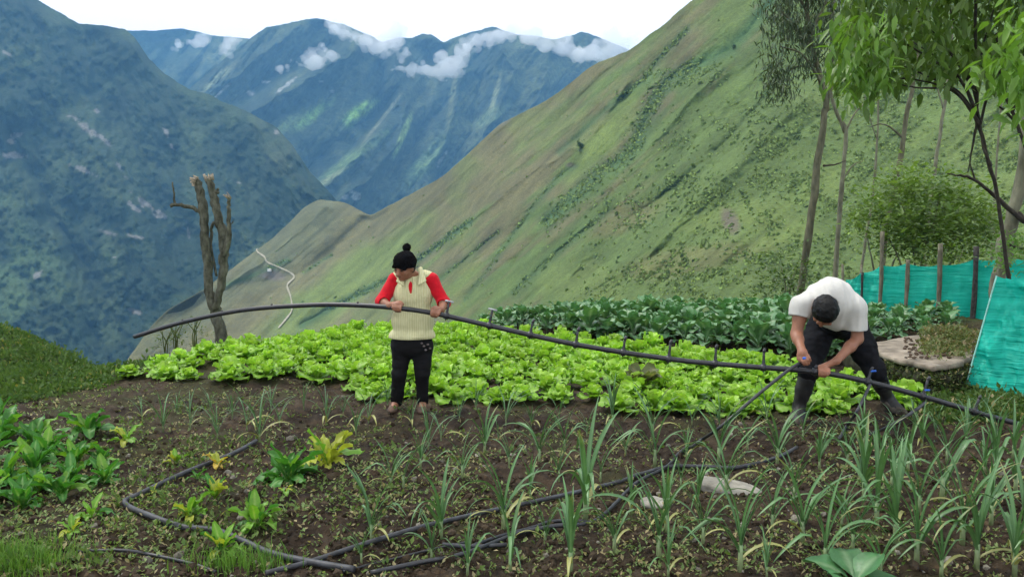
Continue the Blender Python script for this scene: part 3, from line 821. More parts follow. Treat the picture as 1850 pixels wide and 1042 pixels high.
def plan_pt(px, py, z=0.0):
    d = (CAM_Z - z) * F / (py - HOR); return ((px - CX) / F * d, d)
LET_POLY = [plan_pt(*q) for q in [(205, 683), (340, 695), (455, 703), (530, 690), (610, 708), (670, 726), (790, 732), (900, 744), (1060, 750), (1200, 758), (1275, 760), (1420, 754), (1600, 762), (1705, 760)]] + \
           [plan_pt(*q, 0.18) for q in [(1700, 690), (1640, 672), (1560, 672), (1440, 640), (1330, 622), (1200, 611), (1080, 601), (960, 588), (850, 575), (700, 570), (580, 582), (480, 598), (390, 612), (225, 645)]]
hole = lambda x, y: (((x + 3.15) / 0.55) ** 2 + ((y - 9.1) / 0.35) ** 2 < 1) | (((x - 0.75) / 0.3) ** 2 + ((y - 8.3) / 0.22) ** 2 < 1)
spots = []
row = 0; y = 6.2
while y < 13.6:
    x = -5.4 + (row % 2) * 0.16
    while x < 6.0:
        X, Y = x + random.uniform(-.07, .07) + 0.25 * (y - 8) * 0.1, y + random.uniform(-.06, .06)
        if inside(np.array(X), np.array(Y), LET_POLY) and not hole(X, Y) and random.random() > 0.06: spots.append((X, Y))
        x += 0.325
    y += 0.30; row += 1
MAN_FEET = [plan_pt(1443, 770), plan_pt(1612, 758)]; WOM_FEET = [plan_pt(712, 745), plan_pt(763, 748)]
spots = [s for s in spots if all(math.hypot(s[0] - f[0], s[1] - f[1]) > 0.22 for f in MAN_FEET + WOM_FEET)]
spots.sort(key=lambda s: s[1])
# lettuces behind the two people are still seen round them; the nearest 300 are individuals
n_parts = 90
far_parts = []
for i, (x, y) in enumerate(spots):
    z = float(gh(x, y)); s = random.uniform(0.82, 1.30); rz = random.uniform(0, 6.28)
    lab = 'bright green loose-leaf lettuce packed among its neighbours in the bed'
    if i < n_parts:
        lv = [(LETM[k], a, sc, h, t) for k, a, sc, h, t in let_leaves()]
        o = plant('lettuce', (x, y, z), lv, rz, s); lab = 'bright green lettuce with ruffled leaves in the front rows of the bed'
        tag(o, lab, 'lettuce', 'lettuces in the front rows')
    elif i < 300:
        o = link('lettuce', LVAR[random.randrange(9)][0]); o.location = (x, y, z); o.rotation_euler = (random.uniform(-.1, .1), random.uniform(-.1, .1), rz); o.scale = (s, s, s * random.uniform(.9, 1.2))
        tag(o, 'bright green lettuce in the middle rows of the bed behind the hose', 'lettuce', 'lettuces in the middle rows')
    else:
        V, f, c = LVAR[random.randrange(9)][1]
        ca, sa = math.cos(rz), math.sin(rz)
        far_parts.append((V * s @ np.array([[ca, sa, 0], [-sa, ca, 0], [0, 0, 1]]) + np.array([x, y, z]), f, c * random.uniform(.85, 1.12)))
print('lettuces', len(spots))
if far_parts:
    V, f, c = cat_parts(far_parts)
    tag(mob('lettuce_rows', V, f, M_leaf, col=c), 'far rows of bright green lettuce at the rim of the bed', 'lettuces', kind='stuff')
# one bolting, brownish lettuce
rl = [(leaf_mesh('lettuce_leaf', 0.2, 0.08, 75 - 12 * (k % 3), 25, p_let, cup=0.4, ruff=0.5, seed=70 + k, base=(0.13, 0.15, 0.06), rib=(0.25, 0.2, 0.12)), k * 0.75, 1.0 + 0.2 * (k % 2), 0.02, 0) for k in range(9)]
x, y = plan_pt(1165, 716); tag(plant('lettuce', (x, y, float(gh(x, y))), rl, 0, 1.15), 'brownish bolted lettuce standing among the bright green ones', 'lettuce')

# ---- collard / cabbage plot behind
p_kale = lambda s: np.where(s < 0.3, 0.1 + 0.02 * s, 0.1 + np.sin(np.clip((s - 0.3) / 0.7, 0, 1) ** 0.75 * math.pi) ** 0.7 * 0.9)
KB, KR = (0.082, 0.195, 0.074), (0.24, 0.34, 0.21)
KAL = {}
for i in range(4):
    KAL['o%d' % i] = leaf(0.36, 0.105, 48, -32, p_kale, 10, 7, 0.16, 0.42, 7, 120 + i, KB, KR, 0.12, 1.3)
    KAL['m%d' % i] = leaf(0.36, 0.10, 70, 15, p_kale, 10, 7, 0.22, 0.42, 7, 130 + i, (0.090, 0.210, 0.078), KR, 0.12, 1.3)
    KAL['i%d' % i] = leaf(0.26, 0.085, 84, 60, p_kale, 8, 6, 0.4, 0.25, 4, 140 + i, (0.07, 0.19, 0.06), KR, 0.12, 1.2)
def kale_leaves():
    out = []; a0 = random.uniform(0, 6.28)
    for k in range(7): out.append(('o%d' % random.randrange(4), a0 + k * 0.9 + random.uniform(-.3, .3), random.uniform(.7, 1.1), random.uniform(.04, .14), random.uniform(-.15, .2)))
    for k in range(5): out.append(('m%d' % random.randrange(4), a0 + .6 + k * 1.257 + random.uniform(-.3, .3), random.uniform(.8, 1.1), random.uniform(.12, .2), random.uniform(-.15, .15)))
    for k in range(3): out.append(('i%d' % random.randrange(4), a0 + .2 + k * 2.09, random.uniform(.8, 1.1), 0.2, random.uniform(-.1, .1)))
    return out
KSTEM, KSF = tube([(0, 0, -.03), (0.01, 0, .1), (0, .01, .24)], [.018, .016, .010], 6)
KVAR = []
for _ in range(8):
    me, (V, f, c) = joined('cabbage_plant', kale_leaves(), KAL, M_waxy)
    V, f, c = cat_parts([(V, f, c), (KSTEM, KSF, np.array((0.12, 0.18, 0.09)))])
    me = make_mesh('cabbage_plant', V, f, c); me.materials.append(M_waxy); KVAR.append(me)
KALM = {k: make_mesh('cabbage_leaf', v[0], v[1], v[2]) for k, v in KAL.items()}
for me in KALM.values(): me.materials.append(M_waxy)
KSM = make_mesh('cabbage_stem', KSTEM, KSF, np.array((0.12, 0.18, 0.09))); KSM.materials.append(M_waxy)
KALE_POLY = [plan_pt(*q) for q in [(850, 588), (950, 604), (1080, 620), (1200, 630), (1340, 642), (1455, 655), (1560, 650), (1600, 628), (1660, 614), (1770, 600)]] + [(7.9, 13.9), (5.3, 14.3), (3, 14.2), (0.8, 13.9), (-0.8, 13.5)]
ks = []
row = 0; y = 9.4
while y < 14.4:
    x = -1.2 + (row % 2) * 0.21
    while x < 8.4:
        X, Y = x + random.uniform(-.09, .09), y + random.uniform(-.08, .08)
        if inside(np.array(X), np.array(Y), KALE_POLY): ks.append((X, Y))
        x += 0.40
    y += 0.38; row += 1
ks.sort(key=lambda s: s[1])
print('cabbages', len(ks))
for i, (x, y) in enumerate(ks):
    z = float(gh(x, y)); s = random.uniform(0.78, 1.12) * (0.8 if x < 0.6 else 0.72 if x > 4.8 else 1)
    if i < 60:
        o = plant('cabbage_plant', (x, y, z), [(KALM[k], a, sc, h, t) for k, a, sc, h, t in kale_leaves()], 0, s)
        st = link('stem', KSM, None, o); st.scale = (s, s, s)
        tag(o, 'blue-green leafy cabbage plant at the near edge of its plot', 'cabbage plant', 'cabbage plants at the near edge')
    else:
        o = link('cabbage_plant', KVAR[random.randrange(8)]); o.location = (x, y, z); o.rotation_euler = (0, 0, random.uniform(0, 6.28)); o.scale = (s, s, s)
        tag(o, 'dark green leafy cabbage plant deeper in the plot behind the lettuce', 'cabbage plant', 'cabbage plants deeper in the plot')

# ---- leeks
p_leek = lambda s: np.clip(0.75 + 0.6 * s, 0, 1) * np.clip((1 - s) * 2.6, 0, 1) ** 0.75 + 0.01
KL, KLR = (0.068, 0.165, 0.050), (0.13, 0.25, 0.10)
LEK = {}
for i in range(5):
    tip = (np.array((0.28, 0.24, 0.09)), 0.93) if i == 3 else None
    LEK['u%d' % i] = leaf(0.50, 0.0125, 84 - i, 52 - 7 * i, p_leek, 10, 3, 0.5, 0.1, 3, 220 + i, KL, KLR, 0.3, 1.5, 0.3 * (i - 2), tip)
    LEK['a%d' % i] = leaf(0.55, 0.0140, 74, -25 - 12 * i, p_leek, 12, 3, 0.45, 0.1, 3, 230 + i, KL, KLR, 0.3, 1.6, 0.35 * (i - 2), tip)
    LEK['k%d' % i] = leaf(0.50, 0.0135, 66, 30, p_leek, 12, 3, 0.4, 0.1, 3, 240 + i, KL, KLR, 0.3, 1.2, 0.3 * (i - 2), None, (0.45 + 0.07 * i, -75))
    LEK['y%d' % i] = leaf(0.34, 0.014, 55, -60, p_leek, 10, 3, 0.4, 0.1, 3, 250 + i, (0.26, 0.27, 0.07), (0.3, 0.3, 0.12), 0.3, 1.3, 0.3)
    LEK['t%d' % i] = leaf(0.46, 0.0065, 86 - 4 * i, 35 - 16 * i, p_leek, 9, 3, 0.6, 0.0, 3, 260 + i, (0.075, 0.165, 0.075), KLR, 0.3, 1.8, 0.0)
LEKM = {k: make_mesh('leek_leaf', v[0], v[1], v[2]) for k, v in LEK.items()}
for me in LEKM.values(): me.materials.append(M_waxy)
LS, LSF = tube([(0, 0, -.02), (0, 0, .05), (0, 0, .14)], [.016, .014, .012], 7)
LSC = np.where(LS[:, 2:3] < 0.06, np.array([[0.22, 0.28, 0.13]]), np.array([[0.16, 0.25, 0.11]]))
LSM = make_mesh('leek_stem', LS, LSF, LSC); LSM.materials.append(M_waxy)
def leek(px, py, hpx, kind, lab, group):
    p = ground_at(px, py); s = hpx * p[1] / F / (0.58 if kind == 'leek' else 0.44)
    lv = []; a0 = random.uniform(-.5, .5) + (0 if random.random() < .7 else 1.2)
    n = random.randint(7, 10) if kind == 'leek' else random.randint(6, 9)
    for k in range(n):
        side = (k % 2) * math.pi + a0 + random.uniform(-.55, .55)
        if kind == 'leek':
            key = random.choice(['u', 'u', 'u', 'a', 'k']) if k > 1 else random.choice(['a', 'k', 'y'])
            if k >= n - 3: key = 'u'
            h = 0.05 + 0.10 * k / n
        else:
            key = 't' if random.random() > .1 else 'y'; side = random.uniform(0, 6.28); h = 0.03
        lv.append((LEKM[key + str(random.randrange(5))], side, random.uniform(.75, 1.12), h, random.uniform(-.08, .12)))
    o = plant('leek' if kind == 'leek' else 'spring_onion', p, lv, 0, s)
    st = link('stem', LSM, None, o); st.scale = ((s,) * 3) if kind == 'leek' else (s * .55, s * .55, s * .8)
    tag(o, lab, 'leek' if kind == 'leek' else 'onion', group)
NEAR = [(672, 983, 150), (653, 1022, 90), (797, 975, 150), (780, 1018, 100), (910, 960, 175), (922, 1034, 150), (1058, 945, 210), (1031, 1038, 190), (1190, 1012, 200), (1207, 1048, 110), (1203, 962, 140), (1337, 1036, 200), (1312, 892, 150),
        (1449, 984, 190), (1434, 908, 120), (1583, 956, 190), (1617, 984, 190), (1655, 1028, 210), (1490, 1028, 170), (1738, 984, 200), (1701, 910, 190), (1764, 1030, 200), (1832, 1046, 190), (1834, 894, 150), (1560, 905, 150), (1790, 950, 150), (1850, 990, 160), (1520, 960, 110), (1385, 1045, 90), (1700, 1046, 150), (1885, 960, 190), (1905, 1040, 190), (1660, 930, 150), (1610, 890, 120), (1110, 1000, 150), (1270, 990, 140), (985, 985, 120), (845, 1040, 110), (1140, 935, 110), (1395, 960, 130), (1540, 1000, 150), (1590, 1045, 130)]
MID = [(975, 839, 120), (1183, 846, 140), (1298, 845, 130), (1404, 842, 130), (876, 822, 100), (729, 886, 110), (706, 884, 95), (835, 872, 100), (1530, 846, 110), (1797, 866, 130), (1778, 858, 110), (1107, 772, 95), (1179, 793, 110), (1480, 850, 90), (1640, 856, 110), (1710, 838, 110), (1590, 838, 100), (958, 905, 90), (1085, 870, 80), (1240, 830, 70), (1560, 815, 90), (1665, 815, 90), (1745, 815, 90), (1830, 830, 110), (1020, 815, 80), (1130, 825, 80), (920, 845, 80), (1350, 815, 80), (760, 850, 80), (1450, 800, 80), (1230, 885, 90), (1010, 870, 90), (1260, 925, 100)]
BACK = [(295, 782, 80), (393, 795, 85), (469, 799, 100), (446, 777, 90), (590, 769, 80), (643, 788, 75), (666, 765, 80), (344, 777, 70), (257, 758, 50), (549, 742, 60), (774, 812, 90), (797, 797, 70), (914, 769, 85), (420, 760, 60), (505, 770, 70), (700, 735, 60), (860, 740, 55), (960, 770, 60), (1010, 760, 60), (1060, 790, 60), (1250, 770, 60), (1300, 775, 60), (490, 745, 55), (320, 750, 45), (1385, 765, 80), (1500, 800, 60), (1620, 800, 70), (1690, 790, 70), (1750, 785, 80), (1800, 800, 80), (620, 750, 50), (745, 775, 55), (830, 760, 55), (380, 745, 45), (1650, 770, 60), (1780, 765, 70), (900, 800, 50)]
ONES = 'first second third fourth fifth sixth seventh eighth ninth tenth eleventh twelfth thirteenth fourteenth fifteenth sixteenth seventeenth eighteenth nineteenth twentieth'.split()
TENS = {2: 'twenty', 3: 'thirty', 4: 'forty'}
def nth(i):
    i += 1
    if i <= 20: return ONES[i - 1]
    return {30: 'thirtieth', 40: 'fortieth'}[i] if i % 10 == 0 else TENS[i // 10] + '-' + ONES[i % 10 - 1]
for i, q in enumerate(sorted(NEAR)): leek(*q, 'leek', 'big blue-green foreground leek, %s counting from the left' % nth(i), 'big leeks in the foreground')
for i, q in enumerate(sorted(MID)): leek(*q, 'leek', 'smaller leek in the middle rows of bare soil, %s from the left' % nth(i), 'leeks in the middle rows')
for i, q in enumerate(sorted(BACK)): leek(*q, 'onion', 'thin spring onion tuft beside the lettuce bed, %s from the left' % nth(i), 'spring onions beside the lettuce')

# ---- chard
p_ch = lambda s: np.where(s < 0.28, 0.12, 0.12 + np.sin(np.clip((s - 0.28) / 0.72, 0, 1) ** 0.8 * math.pi) ** 0.75 * 0.88)
CH = {}
for nm, (b0, r0) in {'g': ((0.055, 0.195, 0.028), (0.22, 0.36, 0.12)), 'l': ((0.140, 0.310, 0.030), (0.3, 0.42, 0.1)), 'y': ((0.36, 0.40, 0.045), (0.42, 0.46, 0.12)), 'o': ((0.45, 0.31, 0.04), (0.42, 0.36, 0.1))}.items():
    for i in range(3):
        CH[nm + 'u%d' % i] = leaf_mesh('chard_leaf', 0.30, 0.046, 80 - 5 * i, 38 - 12 * i, p_ch, n=11, m=7, cup=0.25, ruff=0.75, rf=9, seed=320 + i, base=b0, rib=r0, ribw=0.14, pw=1.3)
        CH[nm + 'f%d' % i] = leaf_mesh('chard_leaf', 0.28, 0.050, 52, -35 - 12 * i, p_ch, n=11, m=7, cup=0.15, ruff=0.75, rf=9, seed=330 + i, base=b0, rib=r0, ribw=0.14, pw=1.3)
def chard(px, py, hpx, mix, n, lab, group=None):
    p = ground_at(px, py); s = hpx * p[1] / F / 0.30; lv = []
    for k in range(int(n * 1.7)):
        c = random.choice(mix); lv.append((CH[c + ('u' if random.random() < .6 else 'f') + str(random.randrange(3))], k * 2.4 + random.uniform(-.4, .4), random.uniform(.5, 1.1), 0.0, random.uniform(-.1, .2)))
    tag(plant('chard', p, lv, 0, s), lab, 'chard', group)
chard(520, 872, 85, 'ggggl', 17, 'large dark green chard clump near the centre of the bare soil')
chard(592, 845, 78, 'yyly', 10, 'chard with bright yellow leaves beside the large dark green clump')
chard(515, 898, 34, 'yl', 3, 'tiny pale yellow chard sprout in front of the large dark clump')
chard(228, 803, 44, 'lyl', 8, 'small yellow-green chard with upright leaves near the grassy bank')
chard(318, 842, 36, 'yly', 7, 'tiny yellow chard between the bank and the bent hose')
chard(394, 848, 38, 'oy', 6, 'small withered orange chard beside the bent hose')
chard(357, 868, 32, 'g', 4, 'small plain green chard under the bent hose')
chard(343, 940, 55, 'lly', 9, 'yellow-green chard inside the corner of the bent hose')
chard(388, 905, 50, 'lyg', 7, 'light green chard behind the yellow-green one at the hose corner')
chard(462, 955, 70, 'gll', 9, 'upright mid-green chard right of the bent hose')
chard(400, 1005, 60, 'glyl', 10, 'broad chard with pale ribs growing over the curved hose')
chard(165, 940, 50, 'llg', 8, 'light green chard at the edge of the left clump near the hose corner')
chard(130, 968, 36, 'yyl', 6, 'small bright yellow chard at the lower edge of the left clump')
chard(278, 895, 18, 'y', 3, 'tiny yellow seedling chard left of the hose corner')
chard(195, 1000, 16, 'y', 3, 'tiny yellow chard leaf rosette in the weedy corner')
for i, q in enumerate(sorted([(160, 790, 70), (60, 810, 70), (10, 800, 75), (135, 845, 65), (190, 875, 62), (60, 860, 70), (15, 880, 75), (110, 905, 65), (40, 925, 70), (85, 830, 60), (-30, 850, 75), (-25, 920, 80), (130, 875, 60), (0, 760, 45), (185, 845, 50), (70, 890, 60)])):
    chard(*q, 'gggl', 12, 'green chard in the dense clump below the grassy bank, %s from the left' % nth(i), 'chards in the dense clump')
bx = [(leaf_mesh('cabbage_leaf', 0.40, 0.15, 70 - 9 * k, 8 - 12 * (k % 3), p_kale, n=9, m=7, cup=0.2, ruff=0.25, seed=400 + k, base=(0.06, 0.17, 0.06), rib=(0.2, 0.3, 0.16), ribw=0.1, mat=M_waxy), k * 1.15 + 0.4, 0.75 + 0.07 * (k % 3), 0.02, 0) for k in range(6)]
p = ground_at(1545, 1062); tag(plant('cabbage_plant', p, bx, 0, 0.72), 'single young cabbage plant between the leeks at the bottom edge', 'cabbage plant')

# ---- small weeds, clods and straw on the bare soil
rw = np.random.default_rng(17)
def bed_points(n, dens=None, lo=(-200, 690), hi=(2300, 1075)):
    px = rw.uniform(lo[0], hi[0], n); py = rw.uniform(lo[1], hi[1], n)
    d = CAM_Z * F / (py - HOR); x = (px - CX) / F * d; y = d
    ok = (bank_side(x, y) < 0.1) & ~inside(x, y, LET_POLY)
    if dens is not None: ok &= rw.random(n) < dens(x, y)
    x, y = x[ok], y[ok]
    return np.stack([x, y, gh(x, y)], 1)
wd = bed_points(12000, lambda x, y: np.clip(0.30 + 0.7 * smooth(-0.1, 0.5, fbm2(x * 1.5, y * 1.5, 3, 500)) + 0.5 * smooth(-1.2, -2.6, x), 0, 1))
lt = np.array([(0, 0, 0), (.45, .26, .16), (1, 0, .1), (.45, -.26, .16)]); lf_ = np.array([(0, 1, 2), (0, 2, 3)])
def leaf_scatter(base, per, size, zlo, zhi, c0, c1, rng, dry=0.0, dryc=(0.34, 0.29, 0.16), spread=0.6):
    n = len(base) * per
    b = np.repeat(base, per, 0); s = size(n)
    az = rng.uniform(0, 6.28, n); el = rng.uniform(zlo, zhi, n)
    dr = np.stack([np.cos(az) * np.cos(el), np.sin(az) * np.cos(el), np.sin(el)], 1)
    up = np.broadcast_to([0, 0, 1.0], (n, 3)) + rng.normal(0, 0.4, (n, 3))
    R = rot_from(dr, up) * s[:, None, None]
    T = b + np.stack([rng.normal(0, spread, n), rng.normal(0, spread, n), np.abs(rng.normal(0, spread * 0.5, n))], 1) * s[:, None]
    c = lerp3(c0, c1, rng.random(n)); dm = rng.random(n) < dry; c[dm] = np.array(dryc) * rng.uniform(.7, 1.2, (dm.sum(), 1))
    return scatter(lt, [lf_], R, T, None, c)
V, f, c = leaf_scatter(wd, 4, lambda n: rw.uniform(0.012, 0.036, n), 0.0, 0.9, (0.10, 0.17, 0.05), (0.25, 0.32, 0.13), rw, 0.30)
tag(mob('weeds', V, f, M_weed, col=c, smooth_=False), 'tiny pale weeds and straw sprinkled over the dark soil', 'weeds', kind='stuff')
wb = bed_points(2600, lambda x, y: np.clip(0.9 * smooth(0.0, 0.4, fbm2(x * 2.2, y * 2.2, 3, 520)) * smooth(0.6, -2.2, x) + 0.12 * smooth(0.1, 0.5, fbm2(x * 2, y * 2, 3, 521)), 0, 1))
V, f, c = leaf_scatter(wb, 9, lambda n: rw.uniform(0.018, 0.05, n), 0.1, 1.2, (0.07, 0.13, 0.03), (0.15, 0.22, 0.06), rw, 0.08, spread=1.2)
tag(mob('seedling_weeds', V, f, M_weed, col=c, smooth_=False), 'patches of leafy green weeds between the chard and the hoses', 'weeds', kind='stuff')
cd = bed_points(9500)
iv, if_ = ico(0); iv = iv * (1 + 0.35 * fbm3(iv, 1.7, 2, 8))[:, None]
n = len(cd); s = 0.006 + 0.024 * rw.random(n) ** 4
R = rot_from(rw.normal(size=(n, 3)), rw.normal(size=(n, 3))) * s[:, None, None] * rw.uniform(.6, 1.3, (n, 1, 3))
cc = lerp3((0.026, 0.018, 0.011), (0.070, 0.052, 0.036), rw.random(n)); lm = rw.random(n) < 0.07; cc[lm] = np.array((0.20, 0.185, 0.155)) * rw.uniform(.6, 1.1, (lm.sum(), 1))
V, f, c = scatter(iv, [if_], R, cd + np.array([0, 0, 0.003]), None, cc)
M_clod = terrain_mat('soil_clod', 25, 0.3, 0.5, 0.005)
tag(mob('soil_clods', V, f, M_clod, col=c, smooth_=False), 'crumbs of soil and small pebbles scattered over the bed', 'soil', kind='stuff')

# ---- undergrowth of the grassy bank
nb = 9000
bxp = rw.uniform(-260, 330, nb); bd = rw.uniform(6.2, 13.5, nb); x = (bxp - CX) / F * bd
ok = (bank_side(x, bd) > -0.05 + 0.2 * fbm2(x * 3, bd * 3, 2, 5)); x, bd = x[ok], bd[ok]
bp = np.stack([x, bd, gh(x, bd)], 1)
V, f, c = leaf_scatter(bp, 6, lambda n: rw.uniform(0.025, 0.07, n), 0.1, 1.4, (0.045, 0.095, 0.022), (0.095, 0.160, 0.040), rw, 0.04, (0.2, 0.2, 0.06), 0.9)
tag(mob('bank_undergrowth', V, f, M_weed, col=c, smooth_=False), 'dense dark green undergrowth covering the bank beside the bed', 'undergrowth', kind='stuff')
# ---- grass blades
gb = np.array([(0, -.018, 0), (0, .018, 0), (.10, .016, .42), (.10, -.016, .42), (.34, .010, .78), (.34, -.010, .78), (.66, 0, .98)]); gf = [np.array([(0, 1, 2, 3), (3, 2, 4, 5)]), np.array([(5, 4, 6)])]
def grass(name, base, lab, hgt, c0, c1, rng):
    n = len(base); az = rng.uniform(0, 6.28, n); s = hgt(n); ln = rng.uniform(.3, 1.2, n)
    R = np.zeros((n, 3, 3)); R[:, 0, 0] = np.cos(az) * ln; R[:, 1, 0] = np.sin(az) * ln; R[:, 0, 1] = -np.sin(az) * 1.3; R[:, 1, 1] = np.cos(az) * 1.3; R[:, 2, 2] = 1
    V, f, c = scatter(gb, gf, R * s[:, None, None], base, None, lerp3(c0, c1, rng.random(n)))
    return tag(mob(name, V, f, M_weed, col=c), lab, 'grass', kind='stuff')
q = rw.normal(size=(1500, 2)) * np.array([0.15, 0.11]) + np.array([-2.45, 3.76])
q2 = rw.normal(size=(420, 2)) * np.array([0.12, 0.05]) + np.array([-1.36, 3.86])
q = np.concatenate([q, q2])
grass('grass', np.column_stack([q, gh(q[:, 0], q[:, 1])]), 'fresh green grass tufts in the lower corner of the bed', lambda n: rw.uniform(.03, .11, n), (0.07, 0.17, 0.025), (0.14, 0.26, 0.04), rw)
# ------------------------------------------------------------------ trees
M_bark = plain_mat('grey_bark', (0.108, 0.106, 0.070), 0.9, 0.1, 9.0, 0.5, 0.8, 0.03, 5, stretch=(1, 1, 0.35))
M_barkp = plain_mat('pale_bark', (0.150, 0.150, 0.104), 0.85, 0.15, 7.0, 0.45, 0.6, 0.02, 5, stretch=(1, 1, 0.4))
M_barkd = plain_mat('dark_bark', (0.050, 0.043, 0.036), 0.9, 0.1, 12.0, 0.4, 0.7, 0.02, 4)
M_cut = plain_mat('raw_cut_wood', (0.29, 0.25, 0.19), 0.85, 0.1, 40.0, 0.45, 0.6, 0.01)
M_stump = plain_mat('lichened_bark', (0.088, 0.090, 0.068), 0.95, 0.1, 16.0, 0.7, 1.0, 0.03, 6, stretch=(1, 1, 0.5))
M_fol = leaf_mat('tree_leaf', 0.38, 0.42, 0.35, 0.3, 2.0)
M_euc = leaf_mat('eucalyptus_leaf', 0.18, 0.5, 0.3, 0.35, 2.0)

def pxpath(pts, d, n=6):
    a = np.array(pts, float); dd = np.broadcast_to(d, (len(a),)) if np.ndim(d) == 0 else np.array(d)
    return catmull(P(a[:, 0], a[:, 1], dd), n)
def limb(name, pts, d, r0, r1, mat, parent, ns=8, n=6, bumpy=0.25, seed=0):
    q = pxpath(pts, d, n); q = q + 0.25 * r0 * np.stack([vn2(np.arange(len(q)) * .6, np.zeros(len(q)), seed + k) for k in range(3)], 1)
    V, f = tube(q, np.linspace(r0, r1, len(q)), ns, bumpy, seed)
    mob(name, V, f, mat, parent); return q
LT = np.array([(0, 0, 0), (.28, .15, .05), (.62, .12, .02), (1, 0, -.10), (.62, -.12, .02), (.28, -.15, .05), (.3, 0, -.01), (.64, 0, -.03)])
LTF = [np.array([(6, 7, 2, 1), (5, 4, 7, 6)]), np.array([(0, 6, 1), (0, 5, 6), (7, 3, 2), (4, 3, 7)])]
LN = np.array([(0, 0, 0), (.35, .055, .03), (1, 0, -.06), (.35, -.055, .03)]); LNF = [np.array([(0, 2, 1), (0, 3, 2)])]
def drooping(tips, per, size, rng, c0, c1, tmpl, spread, droop, name, mat, parent, tcol=None):
    n = len(tips) * per; b = np.repeat(tips, per, 0)
    az = rng.uniform(0, 6.28, n); el = np.radians(rng.normal(droop, 22, n))
    dr = np.stack([np.cos(az) * np.cos(el), np.sin(az) * np.cos(el), np.sin(el)], 1)
    up = np.broadcast_to([0, 0, 1.0], (n, 3)) + rng.normal(0, 0.35, (n, 3))
    R = rot_from(dr, up) * size(n)[:, None, None]
    tc = np.repeat(rng.random(len(tips)), per) * 0.6 + rng.random(n) * 0.4
    V, f, c = scatter(tmpl[0], tmpl[1], R, b + rng.normal(0, spread, (n, 3)), None, lerp3(c0, c1, tc))
    return mob(name, V, f, mat, parent, col=c)

rt = np.random.default_rng(29)
def in_poly_px(poly, n, d0, d1):
    poly = [tuple(q) for q in poly]; xs = [q[0] for q in poly]; ys = [q[1] for q in poly]; out = []
    while len(out) < n:
        x, y = rt.uniform(min(xs), max(xs), 400), rt.uniform(min(ys), max(ys), 400)
        k = inside(x, y, poly); out += list(np.stack([x[k], y[k]], 1))
    a = np.array(out[:n]); return a, P(a[:, 0], a[:, 1], rt.uniform(d0, d1, n))

# eucalyptus with the hanging dark crown
b = P(1447, 522, 20); b[2] = gh(b[0], b[1], False)
e = empty('eucalyptus_tree', b)
t1 = limb('trunk', [(1443, 540), (1462, 420), (1475, 320), (1488, 215), (1492, 190), (1481, 140), (1466, 80), (1456, 0), (1448, -110)], 20, 0.10, 0.035, M_bark, e, 9, seed=1)
for k, q in enumerate([[(1484, 150), (1450, 100), (1410, 85)], [(1470, 95), (1430, 40), (1400, 10)], [(1492, 190), (1506, 130), (1500, 50), (1505, -60)], [(1463, 60), (1490, 10), (1500, -60)], [(1458, 20), (1420, -40), (1390, -70)], [(1475, 120), (1445, 120), (1420, 130)]]):
    limb('branch', q, 20 + 0.3 * (k % 3 - 1), 0.045, 0.012, M_bark, e, 6, seed=10 + k)
limb('branch', [(1487, 300), (1510, 297), (1528, 290)], 20, 0.03, 0.008, M_barkd, e, 5, seed=77)
c1, tips1 = in_poly_px([(1370, -20), (1385, 60), (1378, 120), (1395, 165), (1420, 172), (1440, 120), (1470, 135), (1500, 120), (1530, 60), (1540, -140), (1390, -160)], 190, 19.3, 20.9)
drooping(tips1, 26, lambda n: rt.uniform(0.13, 0.26, n), rt, (0.028, 0.050, 0.026), (0.075, 0.105, 0.052), (LN * np.array([1, 1.7, 1]), LNF), 0.17, -55, 'crown', M_euc, e)
tag(e, 'slender eucalyptus with dark drooping leaves behind the stooping man', 'tree')

def slim(pts, d, r, lab, extra=(), leaves=None, mat=M_barkp, seed=0):
    b = P(pts[0][0], pts[0][1], d); b[2] = gh(b[0], b[1], False)
    e = empty('slender_tree', b)
    limb('trunk', pts, d, r, r * 0.45, mat, e, 8, seed=seed)
    for k, q in enumerate(extra): limb('branch', q, d, r * 0.42, r * 0.12, mat, e, 5, seed=seed + 3 + k)
    if leaves:
        c, tp = in_poly_px(leaves, 45, d - .6, d + .6)
        drooping(tp, 12, lambda n: rt.uniform(0.13, 0.24, n), rt, (0.035, 0.065, 0.028), (0.08, 0.12, 0.05), (LN * np.array([1, 1.7, 1]), LNF), 0.16, -50, 'crown', M_euc, e)
    tag(e, lab, 'tree', 'slender trees behind the net')
slim([(1506, 530), (1515, 400), (1524, 300), (1527, 238), (1512, 205), (1500, 165), (1502, 90), (1508, -40)], 22, 0.068, 'thin forked pale trunk next to the dark eucalyptus', [[(1527, 238), (1545, 205), (1575, 170), (1600, 110)], [(1525, 240), (1500, 175), (1480, 130)], [(1520, 330), (1540, 300), (1560, 290)]], [(1490, 90), (1560, 60), (1620, 60), (1610, -80), (1490, -80)], seed=40)
slim([(1550, 530), (1563, 440), (1578, 340), (1585, 240), (1588, 150), (1592, 40)], 24, 0.045, 'very thin grey trunk between the forked trunk and the bush', [[(1583, 250), (1565, 190), (1560, 130)]], seed=50)
slim([(1588, 530), (1603, 410), (1622, 310), (1638, 210), (1652, 140), (1664, 40), (1670, -60)], 21, 0.082, 'straight mottled trunk rising out of the pale bush', [[(1632, 250), (1600, 225), (1570, 230)], [(1650, 150), (1680, 100), (1690, 40)]], mat=M_bark, seed=60)
slim([(1664, 530), (1676, 420), (1690, 300), (1702, 220), (1712, 150), (1722, 40)], 25, 0.07, 'dim far trunk above the top of the pale bush', [[(1705, 200), (1690, 150), (1670, 120)]], seed=65)
slim([(1790, 530), (1795, 400), (1800, 300), (1808, 200), (1812, 90)], 26, 0.05, 'faint thin trunk behind the fan of branches', seed=68)

